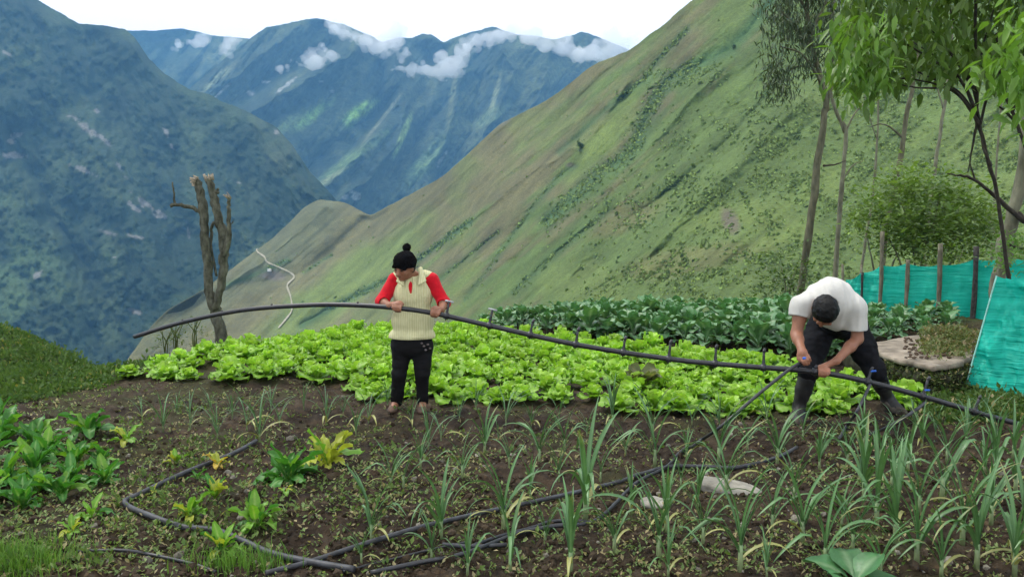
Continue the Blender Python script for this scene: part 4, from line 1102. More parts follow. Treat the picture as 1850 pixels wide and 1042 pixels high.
# grey tree at the net with the bare dark branch
b = P(1800, 560, 13.2); b[2] = gh(b[0], b[1], False)
e = empty('grey_tree', b)
limb('trunk', [(1795, 590), (1806, 500), (1822, 420), (1840, 340), (1858, 220), (1880, 60), (1890, -80)], 13.2, 0.12, 0.07, M_barkp, e, 10, seed=80)
limb('branch', [(1832, 380), (1852, 402), (1800, 358), (1762, 326), (1738, 318), (1712, 314)], [13.2, 13.0, 12.9, 12.8, 12.8, 12.8], 0.045, 0.012, M_barkd, e, 6, seed=81)
limb('branch', [(1762, 326), (1755, 305), (1752, 290)], 12.8, 0.018, 0.006, M_barkd, e, 5, seed=82)
limb('branch', [(1820, 440), (1850, 450), (1880, 440)], 13.0, 0.03, 0.01, M_barkd, e, 5, seed=83)
c, tp = in_poly_px([(1790, 450), (1815, 430), (1870, 425), (1890, 470), (1800, 490)], 30, 12.4, 13.0)
drooping(tp, 14, lambda n: rt.uniform(0.06, 0.13, n), rt, (0.07, 0.17, 0.03), (0.14, 0.27, 0.05), (LT, LTF), 0.08, -10, 'crown', M_fol, e)
tag(e, 'grey trunk by the net with a crooked dark bare branch', 'tree')

# broad-leaved tree hanging into the upper corner
b = P(1835, 600, 10); b[2] = gh(b[0], b[1], False)
e = empty('broadleaf_tree', b)
limb('trunk', [(1840, 640), (1820, 480), (1800, 345), (1788, 300), (1768, 220), (1764, 170), (1762, 60), (1765, -80)], [10.2, 10.1, 10, 9.9, 9.8, 9.7, 9.6, 9.6], 0.026, 0.016, M_barkd, e, 8, seed=90)
limb('branch', [(1900, 500), (1868, 320), (1838, 225), (1815, 165), (1800, 60)], [9.6, 9.5, 9.4, 9.4, 9.3], 0.024, 0.014, M_barkd, e, 7, seed=91)
FAN = [[(1768, 222), (1735, 175), (1690, 152), (1640, 143), (1590, 142)], [(1768, 215), (1730, 165), (1680, 140), (1630, 120), (1570, 115)], [(1767, 205), (1740, 150), (1700, 110), (1640, 70)], [(1766, 190), (1745, 110), (1720, 30), (1700, -60)], [(1764, 180), (1775, 90), (1800, 0), (1820, -90)], [(1768, 225), (1748, 190), (1715, 160), (1660, 160), (1620, 150)], [(1765, 170), (1720, 100), (1660, 20), (1620, -60)], [(1770, 230), (1790, 160), (1830, 100), (1880, 60)], [(1790, 300), (1775, 260), (1772, 225)], [(1764, 200), (1730, 140), (1670, 100), (1600, 60), (1540, 40)], [(1765, 215), (1758, 262), (1748, 312)], [(1828, 205), (1850, 150), (1870, 100)], [(1815, 165), (1780, 130), (1740, 100)], [(1838, 225), (1815, 200), (1800, 190)]]
for k, q in enumerate(FAN): limb('branch', q, 9.7 + 0.5 * math.sin(k * 2.1), 0.020, 0.006, M_barkd, e, 6, seed=100 + k)
CROWN = [(1505, 95), (1515, 130), (1530, 165), (1560, 172), (1600, 150), (1650, 128), (1700, 122), (1745, 130), (1790, 125), (1830, 150), (1900, 190), (2080, 190), (2080, -220), (1560, -220), (1545, -60), (1530, 20), (1500, 40)]
c, tp = in_poly_px(CROWN, 1000, 8.6, 11.4)
drooping(tp, 9, lambda n: rt.uniform(0.10, 0.21, n), rt, (0.068, 0.128, 0.028), (0.165, 0.265, 0.060), (LT * np.array([1, 1.2, 1]), LTF), 0.11, -48, 'crown', M_fol, e)
c, tp = in_poly_px([(1500, 80), (1520, 160), (1545, 175), (1600, 130), (1600, 40), (1520, 30)], 34, 8.3, 9.2)
drooping(tp, 9, lambda n: rt.uniform(0.13, 0.22, n), rt, (0.09, 0.19, 0.03), (0.19, 0.34, 0.06), (LT, LTF), 0.10, -50, 'foliage', M_fol, e)
c, tp = in_poly_px([(1775, 60), (1790, 130), (1830, 190), (1900, 200), (1930, 60), (1850, 20)], 40, 7.0, 8.0)
drooping(tp, 8, lambda n: rt.uniform(0.15, 0.24, n), rt, (0.09, 0.19, 0.03), (0.19, 0.34, 0.06), (LT, LTF), 0.10, -45, 'foliage', M_fol, e)
V, f = ico(1); mob('flower', V * np.array([.035, .035, .05]) + P(1575, 152, 8.6), [f], plain_mat('pale_flower', (0.55, 0.42, 0.38), 0.6, 0.2), e)
tag(e, 'broad-leaved tree with fresh drooping leaves and a fan of bare branches', 'tree')

# pale bush behind the net, dark shrub behind the cabbages
def bush(name, poly, d, nt, per, sz, c0, c1, lab, stems, droop=10):
    xs = [q[0] for q in poly]; b = P(sum(xs) / len(xs), max(q[1] for q in poly) + 30, d); b[2] = gh(b[0], b[1], False)
    e = empty(name, b)
    for k, q in enumerate(stems): limb('stem', q, d + 0.3 * math.sin(k * 1.7), 0.028, 0.008, M_barkp, e, 5, seed=140 + k)
    c, tp = in_poly_px(poly, nt, d - 1.0, d + 1.0)
    drooping(tp, per, lambda n: rt.uniform(*sz, n), rt, c0, c1, (LT * np.array([1, 1.4, 1]), LTF), 0.21, droop, 'crown', M_fol, e)
    tag(e, lab, 'bush'); return e
bush('bush', [(1560, 360), (1590, 335), (1640, 318), (1690, 325), (1740, 335), (1790, 365), (1812, 410), (1808, 462), (1770, 445), (1740, 470), (1700, 440), (1672, 468), (1640, 425), (1610, 450), (1590, 415), (1570, 425), (1550, 395)], 17.5, 100, 62, (0.10, 0.19), (0.085, 0.155, 0.034), (0.180, 0.270, 0.070), 'pale green rounded bush rising behind the turquoise net',
     [[(1650, 540), (1652, 470), (1640, 400), (1620, 350)], [(1655, 540), (1668, 460), (1690, 390), (1700, 340)], [(1645, 540), (1625, 470), (1600, 420), (1580, 380)], [(1660, 540), (1700, 470), (1740, 410)], [(1700, 540), (1720, 470), (1770, 420), (1790, 400)], [(1610, 540), (1612, 480), (1640, 430), (1660, 380)], [(1590, 540), (1575, 470), (1565, 420)]])
bush('shrub', [(1385, 525), (1390, 490), (1405, 470), (1430, 468), (1445, 490), (1450, 525)], 16.0, 40, 22, (0.06, 0.13), (0.035, 0.075, 0.018), (0.09, 0.15, 0.035), 'small dark shrub at the foot of the eucalyptus', [[(1420, 560), (1418, 510), (1410, 480)], [(1422, 560), (1430, 510), (1440, 485)]])
bush('shrub', [(1650, 480), (1690, 440), (1760, 430), (1800, 460), (1800, 480)], 15.6, 34, 20, (0.05, 0.11), (0.05, 0.10, 0.022), (0.11, 0.17, 0.04), 'low tangled shrub just behind the top edge of the net', [[(1720, 560), (1725, 500), (1740, 450)]])
for k, (x, y, s_, lab) in enumerate([(1048, 272, 9, 'lone round tree on the knob of the hillside'), (1325, 90, 5, 'tiny dark tree high on the hillside')]):
    q = HILL.at(x, y); e = empty('hillside_tree', q); r = s_ * q[1] / F
    V, f = tube([q - [0, 0, .5], q + [0, 0, r * 0.6]], [r * .12, r * .08], 5); mob('trunk', V, f, M_barkd, e)
    tp = q + np.array([0, -0.5 * r, r * 1.0]) + rt.normal(0, 0.33, (40, 3)) * r
    drooping(tp, 8, lambda n: rt.uniform(.25, .5, n) * r, rt, (0.06, 0.10, 0.03), (0.10, 0.15, 0.045), (LT * np.array([1, 2, 1]), LTF), 0.1 * r, 0, 'crown', M_fol, e)
    tag(e, lab, 'tree')
q = HILL.at(487, 491); V, f = box_mesh(2.6, 2.2, 1.6, 0.02); hut = empty('hut', q); mob('wall', V + q + [0, 0, 1.1], [f], plain_mat('whitewash', (0.7, 0.7, 0.68)), hut, smooth_=False)
mob('roof', np.array([(-1.5, -1.3, 1.85), (1.5, -1.3, 1.85), (1.5, 0, 2.4), (-1.5, 0, 2.4), (-1.5, 1.3, 1.85), (1.5, 1.3, 1.85)]) + q, [np.array([(0, 1, 2, 3), (3, 2, 5, 4)])], plain_mat('tin_roof', (0.4, 0.4, 0.4)), hut, smooth_=False); tag(hut, 'tiny white hut beside the winding track', 'hut')

# ------------------------------------------------------------------ pollarded stump tree
d = 11.2
b = P(402, 640, d); b[2] = gh(b[0], b[1], False) - 0.1
e = empty('pollarded_tree', b)
def bough(name, pts, dd, rad, parent, seed, cut=True):
    q = pxpath(pts, dd, 7); r = np.interp(np.linspace(0, 1, len(q)), np.linspace(0, 1, len(rad)), rad)
    q = q + 0.012 * np.stack([vn2(np.arange(len(q)) * .7, np.zeros(len(q)), seed + k) for k in range(3)], 1)
    V, f = tube(q, r * 0.72, 12, 0.26, seed); o = mob(name, V, f, M_stump, parent)
    if cut:      # splintered raw end
        T = q[-1] - q[-2]; T /= np.linalg.norm(T); parts = []
        u = np.cross(T, [0, 1.0, 0]); u /= np.linalg.norm(u); w = np.cross(T, u)
        rs = np.random.default_rng(seed)
        for k in range(9):
            a = k * 0.7 + rs.uniform(-.2, .2); rr = r[-1] * rs.uniform(.25, .85); p0 = q[-1] - T * 0.03 + (u * math.cos(a) + w * math.sin(a)) * rr
            V, f = tube([p0, p0 + T * rs.uniform(.05, .12) + (u * math.cos(a) + w * math.sin(a)) * .02], [r[-1] * .34, r[-1] * .14], 5, 0.4, seed + k); parts.append((V, f, np.ones(3)))
        V, f, c = cat_parts(parts); mob('cut_end', V, f, M_cut, parent)
bough('trunk', [(408, 650), (398, 600), (386, 555), (377, 520), (374, 470), (370, 420), (366, 370), (358, 335), (354, 328)], d, [.125, .105, .10, .088, .085, .083, .080, .072, .068], e, 1)
bough('bough', [(388, 560), (397, 520), (405, 475), (405, 440), (398, 405), (390, 370), (382, 340), (377, 324)], d - .05, [.075, .078, .09, .095, .082, .072, .066, .058], e, 2)
bough('bough', [(402, 462), (410, 440), (413, 400), (413, 370), (414, 358)], d - .1, [.06, .055, .042, .034, .032], e, 3)
bough('bough', [(362, 385), (345, 375), (325, 371), (308, 371)], d, [.042, .036, .032, .034], e, 4, False)
bough('twig', [(316, 371), (314, 350), (312, 328)], d, [.022, .018, .014], e, 5, False)
bough('twig', [(383, 345), (392, 348), (393, 340)], d - .05, [.03, .028, .024], e, 6, False)
bough('twig', [(410, 410), (418, 404), (424, 399)], d - .1, [.014, .010, .007], e, 7, False)
bough('bough', [(386, 400), (381, 440), (392, 500)], d + .07, [.03, .028, .02], e, 8, False)
tag(e, 'bare pollarded tree stump with splintered cut ends at the field edge', 'tree')
# wispy weed stalks beside it
for k, (x, y, h) in enumerate([(318, 640, 55), (352, 632, 60), (300, 650, 50)]):
    b = P(x, y + 12, 10.2); b[2] = gh(b[0], b[1], False); e = empty('weed_stalk', b); pts = []
    for j in range(5):
        V, f = tube(catmull([b, b + [0.03 * math.sin(j), 0, h * .004], b + [0.10 * math.sin(j * 1.9 + k), .05 * math.cos(j), h * .0075]], 4), [.006] * 9, 4); pts.append((V, f, np.array((.09, .12, .04))))
    V, f, c = cat_parts(pts); mob('stalk', V, f, M_weed, e, col=c)
    tp = b + rt.normal(0, 1, (26, 3)) * [.10, .08, .10] + [0, 0, h * .0042]
    drooping(tp, 4, lambda n: rt.uniform(.03, .06, n), rt, (.05, .10, .02), (.10, .15, .04), (LT, LTF), .02, 10, 'foliage', M_weed, e)
    tag(e, ['wispy weed stalk beside the pollarded stump', 'tall wispy weed stalk nearest the pollarded stump', 'wispy weed stalk farthest from the pollarded stump'][k], 'weed')

# ------------------------------------------------------------------ turquoise shade net
m, N, L, out = new_mat('turquoise_net')
tc = N.new('ShaderNodeTexCoord'); mp = N.new('ShaderNodeMapping'); mp.inputs['Scale'].default_value = (0.25, 0.25, 3.2); L.new(tc.outputs['Object'], mp.inputs[0])
nz = noise_node(N, L, 2.5, 5, vec=mp.outputs[0], rough=0.65); nf = noise_node(N, L, 60, 2)
rc = ramp(N, L, nz.outputs['Fac'], [(0.3, (0.000, 0.39, 0.29)), (0.72, (0.018, 0.62, 0.47))])
rf_ = ramp(N, L, nf.outputs['Fac'], [(0.66, (1, 1, 1)), (0.76, (1.5, 1.4, 1.4))])
cc = mixc(N, L, rc.outputs[0], rf_.outputs[0], 0.8, 'MULTIPLY')
bs = N.new('ShaderNodeBsdfPrincipled'); bs.inputs['Roughness'].default_value = 0.5; bs.inputs['Specular IOR Level'].default_value = 0.35; L.new(cc, bs.inputs['Base Color'])
L.new(bump(N, L, nz.outputs['Fac'], 0.9, 0.09), bs.inputs['Normal'])
tr = N.new('ShaderNodeBsdfTranslucent'); L.new(cc, tr.inputs[0])
mx = N.new('ShaderNodeMixShader'); mx.inputs[0].default_value = 0.35; L.new(bs.outputs[0], mx.inputs[1]); L.new(tr.outputs[0], mx.inputs[2]); L.new(mx.outputs[0], out.inputs[0])
M_net = m
M_post = plain_mat('weathered_post', (0.14, 0.13, 0.095), 0.9, 0.1, 18, 0.5, 0.7, 0.01, 4, stretch=(1, 1, .3))
M_postd = plain_mat('dark_post', (0.055, 0.052, 0.05), 0.9, 0.1, 22, 0.6, 0.6, 0.01)
def net_panel(tl, tr_, bl, br, sag, name, parent, seed, nx=26, nz_=14, wr=0.03):
    u = np.linspace(0, 1, nx)[None, :, None]; v = np.linspace(0, 1, nz_)[:, None, None]
    top = tl + (tr_ - tl) * u - np.array([0, 0, sag]) * (4 * u * (1 - u)) ; bot = bl + (br - bl) * u
    V = bot + (top - bot) * v
    nrm = np.cross(tr_ - tl, tl - bl); nrm /= np.linalg.norm(nrm)
    U, W = np.meshgrid(np.linspace(0, 1, nx), np.linspace(0, 1, nz_))
    k = wr * fbm2(U * 3 + seed, W * 7 + U * 2, 3, seed) + 0.5 * wr * np.sin(U * 3.14) * np.cos(W * 3)
    V = V + nrm * (k * np.sin(np.clip(U, 0.01, .99) * math.pi) ** .5)[..., None]
    o = mob(name, V.reshape(-1, 3), grid_faces(nz_, nx), M_net, parent)
    return o
NP = [(1528, 505, 565, 15.4), (1556, 492, 565, 15.2), (1592, 478, 565, 14.9), (1638, 475, 566, 14.6), (1697, 478, 566, 14.3), (1762, 467, 570, 14.0), (1812, 465, 575, 13.7), (1905, 462, 585, 13.3), (2040, 458, 600, 12.9)]
tops = [P(x, yt, dd) for x, yt, yb, dd in NP]; bots = [np.array([t[0], t[1], float(gh(t[0], t[1], False)) - 0.02]) for t in tops]
fe = empty('shade_net_fence', bots[3])
for i in range(len(NP) - 1): net_panel(tops[i], tops[i + 1], bots[i], bots[i + 1], 0.05, 'net_panel', fe, 5 + i, wr=0.05)
for i, (x, yt, over, r, mt) in enumerate([(1556, 492, 0, .025, M_postd), (1592, 478, 60, .035, M_post), (1638, 475, 6, .035, M_post), (1697, 478, 38, .038, M_post), (1762, 467, 22, .045, M_postd), (1905, 462, 10, .04, M_post)]):
    j = [q[0] for q in NP].index(x); t = P(x + 2, yt - over, NP[j][3] - 0.06); bb = bots[j] + [-0.04, -0.06, -0.2]
    V, f = tube(catmull([bb, (bb * .5 + t * .5) + [.02, 0, 0], t], 5), [r] * 11, 7, 0.3, i); mob('post', V, f, mt, fe)
tag(fe, 'long turquoise shade net fence on wooden posts behind the cabbages', 'fence')
for k, x in enumerate([1521, 1555]):
    b = P(x, 540, 16.5); t = P(x + 1, [477, 478][k], 16.5); b[2] = gh(b[0], b[1], False) - .1; V, f = tube([b, (b + t) / 2 + [.02, 0, 0], t], [.03, .028, .025], 7, .3, k); e = mob('fence_stake', V - b, f, M_post); e.location = b
    tag(e, ['short pale stake at the end of the turquoise net', 'pale stake rising behind the first net post'][k], 'stake')
# near sheet of net coming towards the camera
ft = [P(1799, 498, 8.0), P(1870, 500, 7.7), P(1990, 490, 7.3), P(2140, 480, 6.8)]
fb = [P(1744, 694, 7.85), P(1830, 716, 7.55), P(1960, 742, 7.15), P(2110, 775, 6.7)]
for q in fb: q[2] = max(q[2], float(gh(q[0], q[1], False)) + 0.02)
ne = empty('shade_net_sheet', fb[1])
for i in range(3): net_panel(ft[i], ft[i + 1], fb[i], fb[i + 1], 0.02, 'net_panel', ne, 40 + i, 30, 40, 0.11)
for i, q in enumerate(ft):
    bb = fb[i] + [0.35, 0.12, -.1] if i == 0 else fb[i] + [0.04, 0.08, -.1]; tt = q + [0.02, 0.06, 0.02]
    V, f = tube([bb, (bb + tt) / 2, tt], [.03, .03, .028], 7, .3, i); mob('post', V, f, M_post, ne)
V, f = tube(catmull([fb[0] - [0, .012, 0], (fb[0] + ft[0]) / 2 - [0.0, .012, 0], ft[0] - [0, .012, 0]], 6), [.008] * 13, 5); mob('selvedge', V, f, plain_mat('pale_selvedge', (0.25, 0.55, 0.48)), ne)
tag(ne, 'wrinkled turquoise net sheet hanging close at the edge beside the stone platform', 'net')

# ------------------------------------------------------------------ stone platform
M_conc = plain_mat('worn_concrete', (0.235, 0.20, 0.158), 0.9, 0.15, 5.0, 0.6, 0.6, 0.02, 6)
M_rub = plain_mat('mossy_rubble', (0.034, 0.036, 0.022), 0.95, 0.1, 9.0, 0.6, 0.8, 0.03, 5)
top = [(1574, 626), (1592, 616), (1640, 607), (1690, 600), (1750, 596), (1768, 612), (1762, 646), (1742, 655), (1692, 662), (1640, 650), (1600, 638)]
hz = 0.34
tp = np.array([[*plan_pt(x, y, hz), hz] for x, y in top]); cen = tp.mean(0)
pe = empty('stone_platform', (cen[0], cen[1], 0))
# slab with chipped edge
ring = []
for i in range(len(tp)):
    a, bq = tp[i], tp[(i + 1) % len(tp)]
    for t in np.linspace(0, 1, 6, endpoint=False): ring.append(a + (bq - a) * t)
ring = np.array(ring); ring[:, :2] += 0.02 * np.stack([vn2(np.arange(len(ring)) * .8, np.zeros(len(ring)), 3), vn2(np.arange(len(ring)) * .8, np.zeros(len(ring)), 4)], 1)
nr = len(ring)
lay = [cen + (ring - cen) * k for k in (0.3, 0.65, 0.9, 0.985)]
for k_, l_ in enumerate(lay): l_[:, 2] = hz + 0.012 * fbm2(l_[:, 0] * 4, l_[:, 1] * 4, 3, 6) - 0.004 * k_
r1_ = ring.copy(); r1_[:, 2] = hz - 0.016; r2_ = ring.copy(); r2_[:, 2] = hz - 0.06; r3_ = cen + (ring - cen) * 0.9; r3_[:, 2] = hz - 0.07
V = np.concatenate(lay + [r1_, r2_, r3_, [[cen[0], cen[1], hz]]]); rows = 7
idx = np.arange(rows * nr).reshape(rows, nr); nxi = np.roll(idx, -1, 1)
f = [np.stack([idx[:-1], idx[1:], nxi[1:], nxi[:-1]], -1).reshape(-1, 4), np.stack([idx[0], nxi[0], np.full(nr, rows * nr)], -1)]
mob('slab', V, f, M_conc, pe)
# rubble course below: stones one by one
iv, if_ = ico(2)
rs = np.random.default_rng(12)
front = np.array([tp[0], tp[10], tp[9], tp[8], tp[7], tp[6]]); seg = np.linalg.norm(np.diff(front, axis=0), axis=1); tot = seg.sum()
for lvl in range(2):
    t = 0.05
    while t < tot:
        k = np.searchsorted(np.cumsum(seg), t); k = min(k, len(seg) - 1); fr = (t - (np.cumsum(seg)[k] - seg[k])) / seg[k]
        p = front[k] + (front[k + 1] - front[k]) * fr; p = cen + (p - cen) * 0.93
        w = rs.uniform(.06, .12); hgt = 0.07
        z0 = float(gh(p[0], p[1], False)); p = np.array([p[0], p[1], 0.06 + lvl * 0.125])
        Vs = iv * (1 + 0.16 * fbm3(iv + lvl * 7 + t, 2.0, 2, 4))[:, None] * np.array([w, w * .8, hgt])
        mob('stone', Vs + p, [if_], M_rub, pe)
        t += w * 1.75
Vs = iv * (1 + 0.05 * fbm3(iv, 2.0, 2, 4))[:, None]; core = np.sign(Vs) * np.abs(Vs) ** 0.6
mob('rubble_core', core * np.array([(tp[:, 0].max() - tp[:, 0].min()) * .42, (tp[:, 1].max() - tp[:, 1].min()) * .36, .2]) + [cen[0] + .1, cen[1] + .05, .06], [if_], M_rub, pe)
tag(pe, 'low stone platform with a worn pale slab top beside the stooping man', 'platform')
hp = np.array([plan_pt(x, y, hz) for x, y in zip(1722 + 46 * np.sqrt(rt.random(900)) * np.cos(rt.uniform(0, 6.28, 900)) + rt.normal(0, 4, 900), rt.normal(622, 11, 900))])
ctr = np.array(plan_pt(1735, 618, hz)); hgt = 0.16 * np.exp(-(((hp - ctr) / [.35, .5]) ** 2).sum(1)) * rt.random(900)
V, f, c = leaf_scatter(np.column_stack([hp, hz + hgt]), 5, lambda n: rt.uniform(.025, .06, n), 0.0, 1.2, (0.10, 0.135, 0.045), (0.20, 0.225, 0.10), rt, 0.25, (.25, .2, .11), .8)
tag(mob('weed_heap', V, f, M_weed, col=c, smooth_=False), 'heap of pulled weeds drying on the stone platform', 'weeds', kind='stuff')
sp_ = np.array([plan_pt(x, y, hz) for x, y in zip(rt.uniform(1640, 1725, 160), rt.uniform(612, 650, 160))]); n = len(sp_)
iv0, if0 = ico(0); R = np.tile(np.eye(3), (n, 1, 1)) * (rt.uniform(.008, .026, n)[:, None, None]) * np.array([1, 1, .5])
V, f, c = scatter(iv0, [if0], R, np.column_stack([sp_, np.full(n, hz + .008)]), None, lerp3((.05, .035, .025), (.10, .07, .05), rt.random(n)))
tag(mob('soil_crumbs', V, f, M_clod, col=c, smooth_=False), 'dark soil crumbs spilled on the slab of the stone platform', 'soil', kind='stuff')
# moss and creeping weeds on the rubble face
mt_ = rt.uniform(0, 1, 420); fx = np.interp(mt_, np.linspace(0, 1, len(front)), front[:, 0]); fy = np.interp(mt_, np.linspace(0, 1, len(front)), front[:, 1])
V, f, c = leaf_scatter(np.column_stack([fx, fy - .03, rt.uniform(0.0, .25, 420)]), 5, lambda n: rt.uniform(.018, .05, n), -.3, 1.2, (0.035, 0.06, 0.016), (0.085, 0.11, 0.034), rt, .1, spread=.9)
tag(mob('creeping_weeds', V, f, M_weed, col=c, smooth_=False), 'moss and creeping weeds over the rubble side of the platform', 'weeds', kind='stuff')
# weeds round the foot of the net and platform
wx = rt.uniform(1600, 1990, 2600); wy = rt.uniform(662, 775, 2600); pw_ = np.array([plan_pt(a, b_) for a, b_ in zip(wx, wy)])
ok = (rt.random(2600) < smooth(1660, 1790, wx + rt.normal(0, 30, 2600)) * smooth(676, 715, wy)) & ~inside(pw_[:, 0], pw_[:, 1], [tuple(q[:2]) for q in tp]); pw_ = pw_[ok]
V, f, c = leaf_scatter(np.column_stack([pw_, gh(pw_[:, 0], pw_[:, 1])]), 8, lambda n: rt.uniform(.03, .075, n), 0.2, 1.4, (0.045, 0.095, 0.022), (0.11, 0.17, 0.045), rt, .06, spread=1.1)
tag(mob('net_weeds', V, f, M_weed, col=c, smooth_=False), 'tangle of green weeds at the foot of the near net sheet', 'weeds', kind='stuff')
b = np.array([*plan_pt(1757, 660, .1), .08]); V = iv * (1 + .15 * fbm3(iv, 2, 2, 5))[:, None] * [.07, .06, .1]; o = mob('stone', V, [if_], plain_mat('pale_stone', (.5, .48, .44), .8, .2, 14, .3)); o.location = b
tag(o, 'pale rounded stone leaning at the corner of the platform', 'stone')

# pale rocks in the leek rows
M_rock = plain_mat('pale_rock', (0.27, 0.255, 0.215), 0.85, 0.2, 11, 0.45, 0.7, 0.02, 6)
for k, (x, y, sx, sy, sz_, lab) in enumerate([(1318, 884, .20, .13, .062, 'largest pale rock half buried among the leeks'), (1185, 914, .11, .08, .034, 'flat pale rock between two large leeks'), (926, 822, .03, .025, .018, 'small white pebble in the bare middle soil'), (862, 826, .028, .02, .014, 'small grey pebble beside a middle row leek'), (106, 780, .03, .02, .015, 'small pebble near the chard clump')]):
    p = ground_at(x, y); V = iv * (1 + .28 * fbm3(iv + k * 3, 1.4, 3, 15 + k))[:, None]; V = V * [sx, sy, sz_]
    o = mob('rock', V, [if_], M_rock); o.location = p; o.rotation_euler = (0, .12, -.25); tag(o, lab, 'rock')

# ------------------------------------------------------------------ irrigation hose
M_hose = plain_mat('black_polythene', (0.017, 0.018, 0.022), 0.42, 0.5, 25, 0.5, 0.15, 0.003)
M_hoseg = plain_mat('dusty_hose', (0.040, 0.042, 0.048), 0.55, 0.4, 14, 0.6, 0.2, 0.003)
M_blue = plain_mat('blue_plastic', (0.012, 0.11, 0.52), 0.4, 0.5, 40, 0.15, 0.1, 0.002)
M_clear = plain_mat('grey_plastic', (0.32, 0.34, 0.36), 0.4, 0.5, 30, 0.3, 0.1, 0.002)
HD = 6.86
MAIN = [(243, 608, 7.9), (330, 582, 7.7), (440, 560, 7.4), (560, 551, 7.15), (640, 551, 7.0), (714, 556, HD), (785, 566, HD), (884, 588, 6.8), (1040, 622, 6.7), (1208, 648, 6.55), (1330, 660, 6.4), (1440, 668, 6.25), (1500, 675, 6.2), (1575, 691, 6.2), (1675, 718, 6.2), (1775, 748, 6.25), (1835, 764, 6.3)]
mp_ = np.array(MAIN); main_pts = catmull(P(mp_[:, 0], mp_[:, 1], mp_[:, 2]), 12)
HR = 0.0215
he = empty('irrigation_pipe', main_pts[0])
V, f = tube(main_pts, HR * (1 + 0.02 * np.sin(np.arange(len(main_pts)))), 10); mob('pipe', V, f, M_hose, he)
def hose_at(px):
    u = (px - CX) / F; k = main_pts[:, 0] / main_pts[:, 1]; i = int(np.argmin(np.abs(k - u))); t = main_pts[min(i + 1, len(main_pts) - 1)] - main_pts[max(i - 1, 0)]
    return main_pts[i], t / np.linalg.norm(t)
def fitting(px, hpx, lean=(0, 0), cap=True, valve=False):
    p, t = hose_at(px); s = p[1] / F; up = np.array([lean[0], lean[1], 1.0]); up = up - t * (up @ t); up /= np.linalg.norm(up)
    o = mob('riser', *tube([p + up * HR * .5, p + up * HR * 1.2, p + up * hpx * s * .55, p + up * hpx * s], [.019, .014, .010, .011], 7), M_hose, he)
    def sub(name, V, f, mat): mob_ = make_mesh(name, V - np.array(he.location), f); mob_.materials.append(mat); q = bpy.data.objects.new(name, mob_); COL.objects.link(q); q.parent = o
    V, f = tube([p - t * .022, p - t * .02, p + t * .02, p + t * .022], [HR * 1.05, HR * 1.35, HR * 1.35, HR * 1.05], 10); sub('saddle_clamp', V, f, M_hose)
    e1 = p + up * hpx * s
    if cap == 'tee':
        V, f = tube([e1 - t * .036, e1 + t * .04], [.009, .009], 6); sub('nozzle', V, f, M_clear)
    elif cap:
        V, f = tube([e1 - up * .02, e1 + up * .012 + t * .008], [.015, .010], 6); sub('nozzle', V, f, M_hoseg)
    V, f = tube([p - up * HR * 1.1, p - up * HR * 1.75], [.008, .006], 6); sub('bolt', V, f, M_hose)
    if valve:
        c_ = p + up * hpx * s * (0.35 if valve == 1 else .8)
        V, f = box_mesh(.042, .013, .014, .25); R = rot_from(np.array([t + up * .3]), np.array([up]))[0]; sub('tap_handle', V @ R.T + c_ + np.array([.015, -.012, 0]), [f], M_blue)
        V, f = tube([c_ - up * .02, c_ + up * .02], [.009, .009], 7); sub('valve_body', V, f, M_blue)
for px, h, cp in [(806, 27, 'tee'), (884, 30, 'tee'), (962, 27, True), (1040, 30, True), (1123, 28, True), (1208, 33, True), (1294, 33, True), (1383, 33, True)]: fitting(px, h, (0.02 * math.sin(px), 0), cp)
fitting(1574, 26, (.35, 0), True, 2); fitting(1675, 36, (.05, 0), True, 1); fitting(1775, 30, (.05, 0), True); fitting(1478, 10, (0, 0), True)
for px in (330, 400, 490, 645):
    p, t = hose_at(px); V, f = ico(1); mob('plug', V * .011 + p + [0, 0, HR * 1.05], [f], M_hose, he)
tag(he, 'long black irrigation pipe with upright sprinkler risers held by both people', 'pipe')

def ground_hose(name, px_pts, r, lab, mat=M_hoseg, lift=None, n=8, parts=None):
    q = []
    for i, a in enumerate(px_pts):
        p = ground_at(a[0], a[1]) if len(a) == 2 else P(*a)
        if len(a) == 2: p[2] = gh(p[0], p[1], False) + r + 0.018
        q.append(p)
    c = catmull(q, n)
    c[:, 2] = np.maximum(c[:, 2], gh(c[:, 0], c[:, 1], False) + r + 0.012)
    V, f = tube(c, r, 9); b = c[0]; o = mob(name, V - b, f, mat); o.location = b
    tag(o, lab, 'hose', 'hoses on the bed'); return o, c
ground_hose('hose', [(1452, 652, 6.16), (1425, 668, 6.1), (1370, 712, 5.95), (1300, 772, 5.85), (1262, 805), (1205, 850), (1150, 880), (1095, 935), (1060, 955), (1000, 960), (930, 975), (840, 1010), (760, 1026), (670, 1045)], .0125, 'black hose running from the stooping man down to the bottom edge', M_hose)
ground_hose('hose', [(1060, 950), (1000, 950), (960, 962), (900, 978), (840, 1000)], .010, 'short length of black hose doubled beside the long one', M_hose)
ground_hose('hose', [(800, 992), (850, 996), (915, 993)], .0105, 'short grey piece of hose lying across the long black one')
ground_hose('hose', [(480, 1046), (560, 1025), (660, 992), (760, 962), (860, 938), (950, 918), (1040, 898), (1120, 878), (1200, 852), (1260, 850), (1330, 852), (1400, 835), (1440, 815)], .0135, 'grey hose crossing the whole bed behind the long black one')
o, c = ground_hose('hose', [(463, 804), (420, 828), (340, 860), (280, 888), (240, 908), (226, 915), (232, 924), (262, 938), (330, 962), (390, 968), (440, 988), (490, 1010), (560, 1026), (640, 1040)], .0165, 'thick grey hose bent into a corner among the chard', n=8)
ground_hose('hose', [(140, 1005), (220, 1003), (280, 1012), (350, 1028), (390, 1042)], .009, 'thin dark hose half hidden in the weeds near the corner', M_hose)
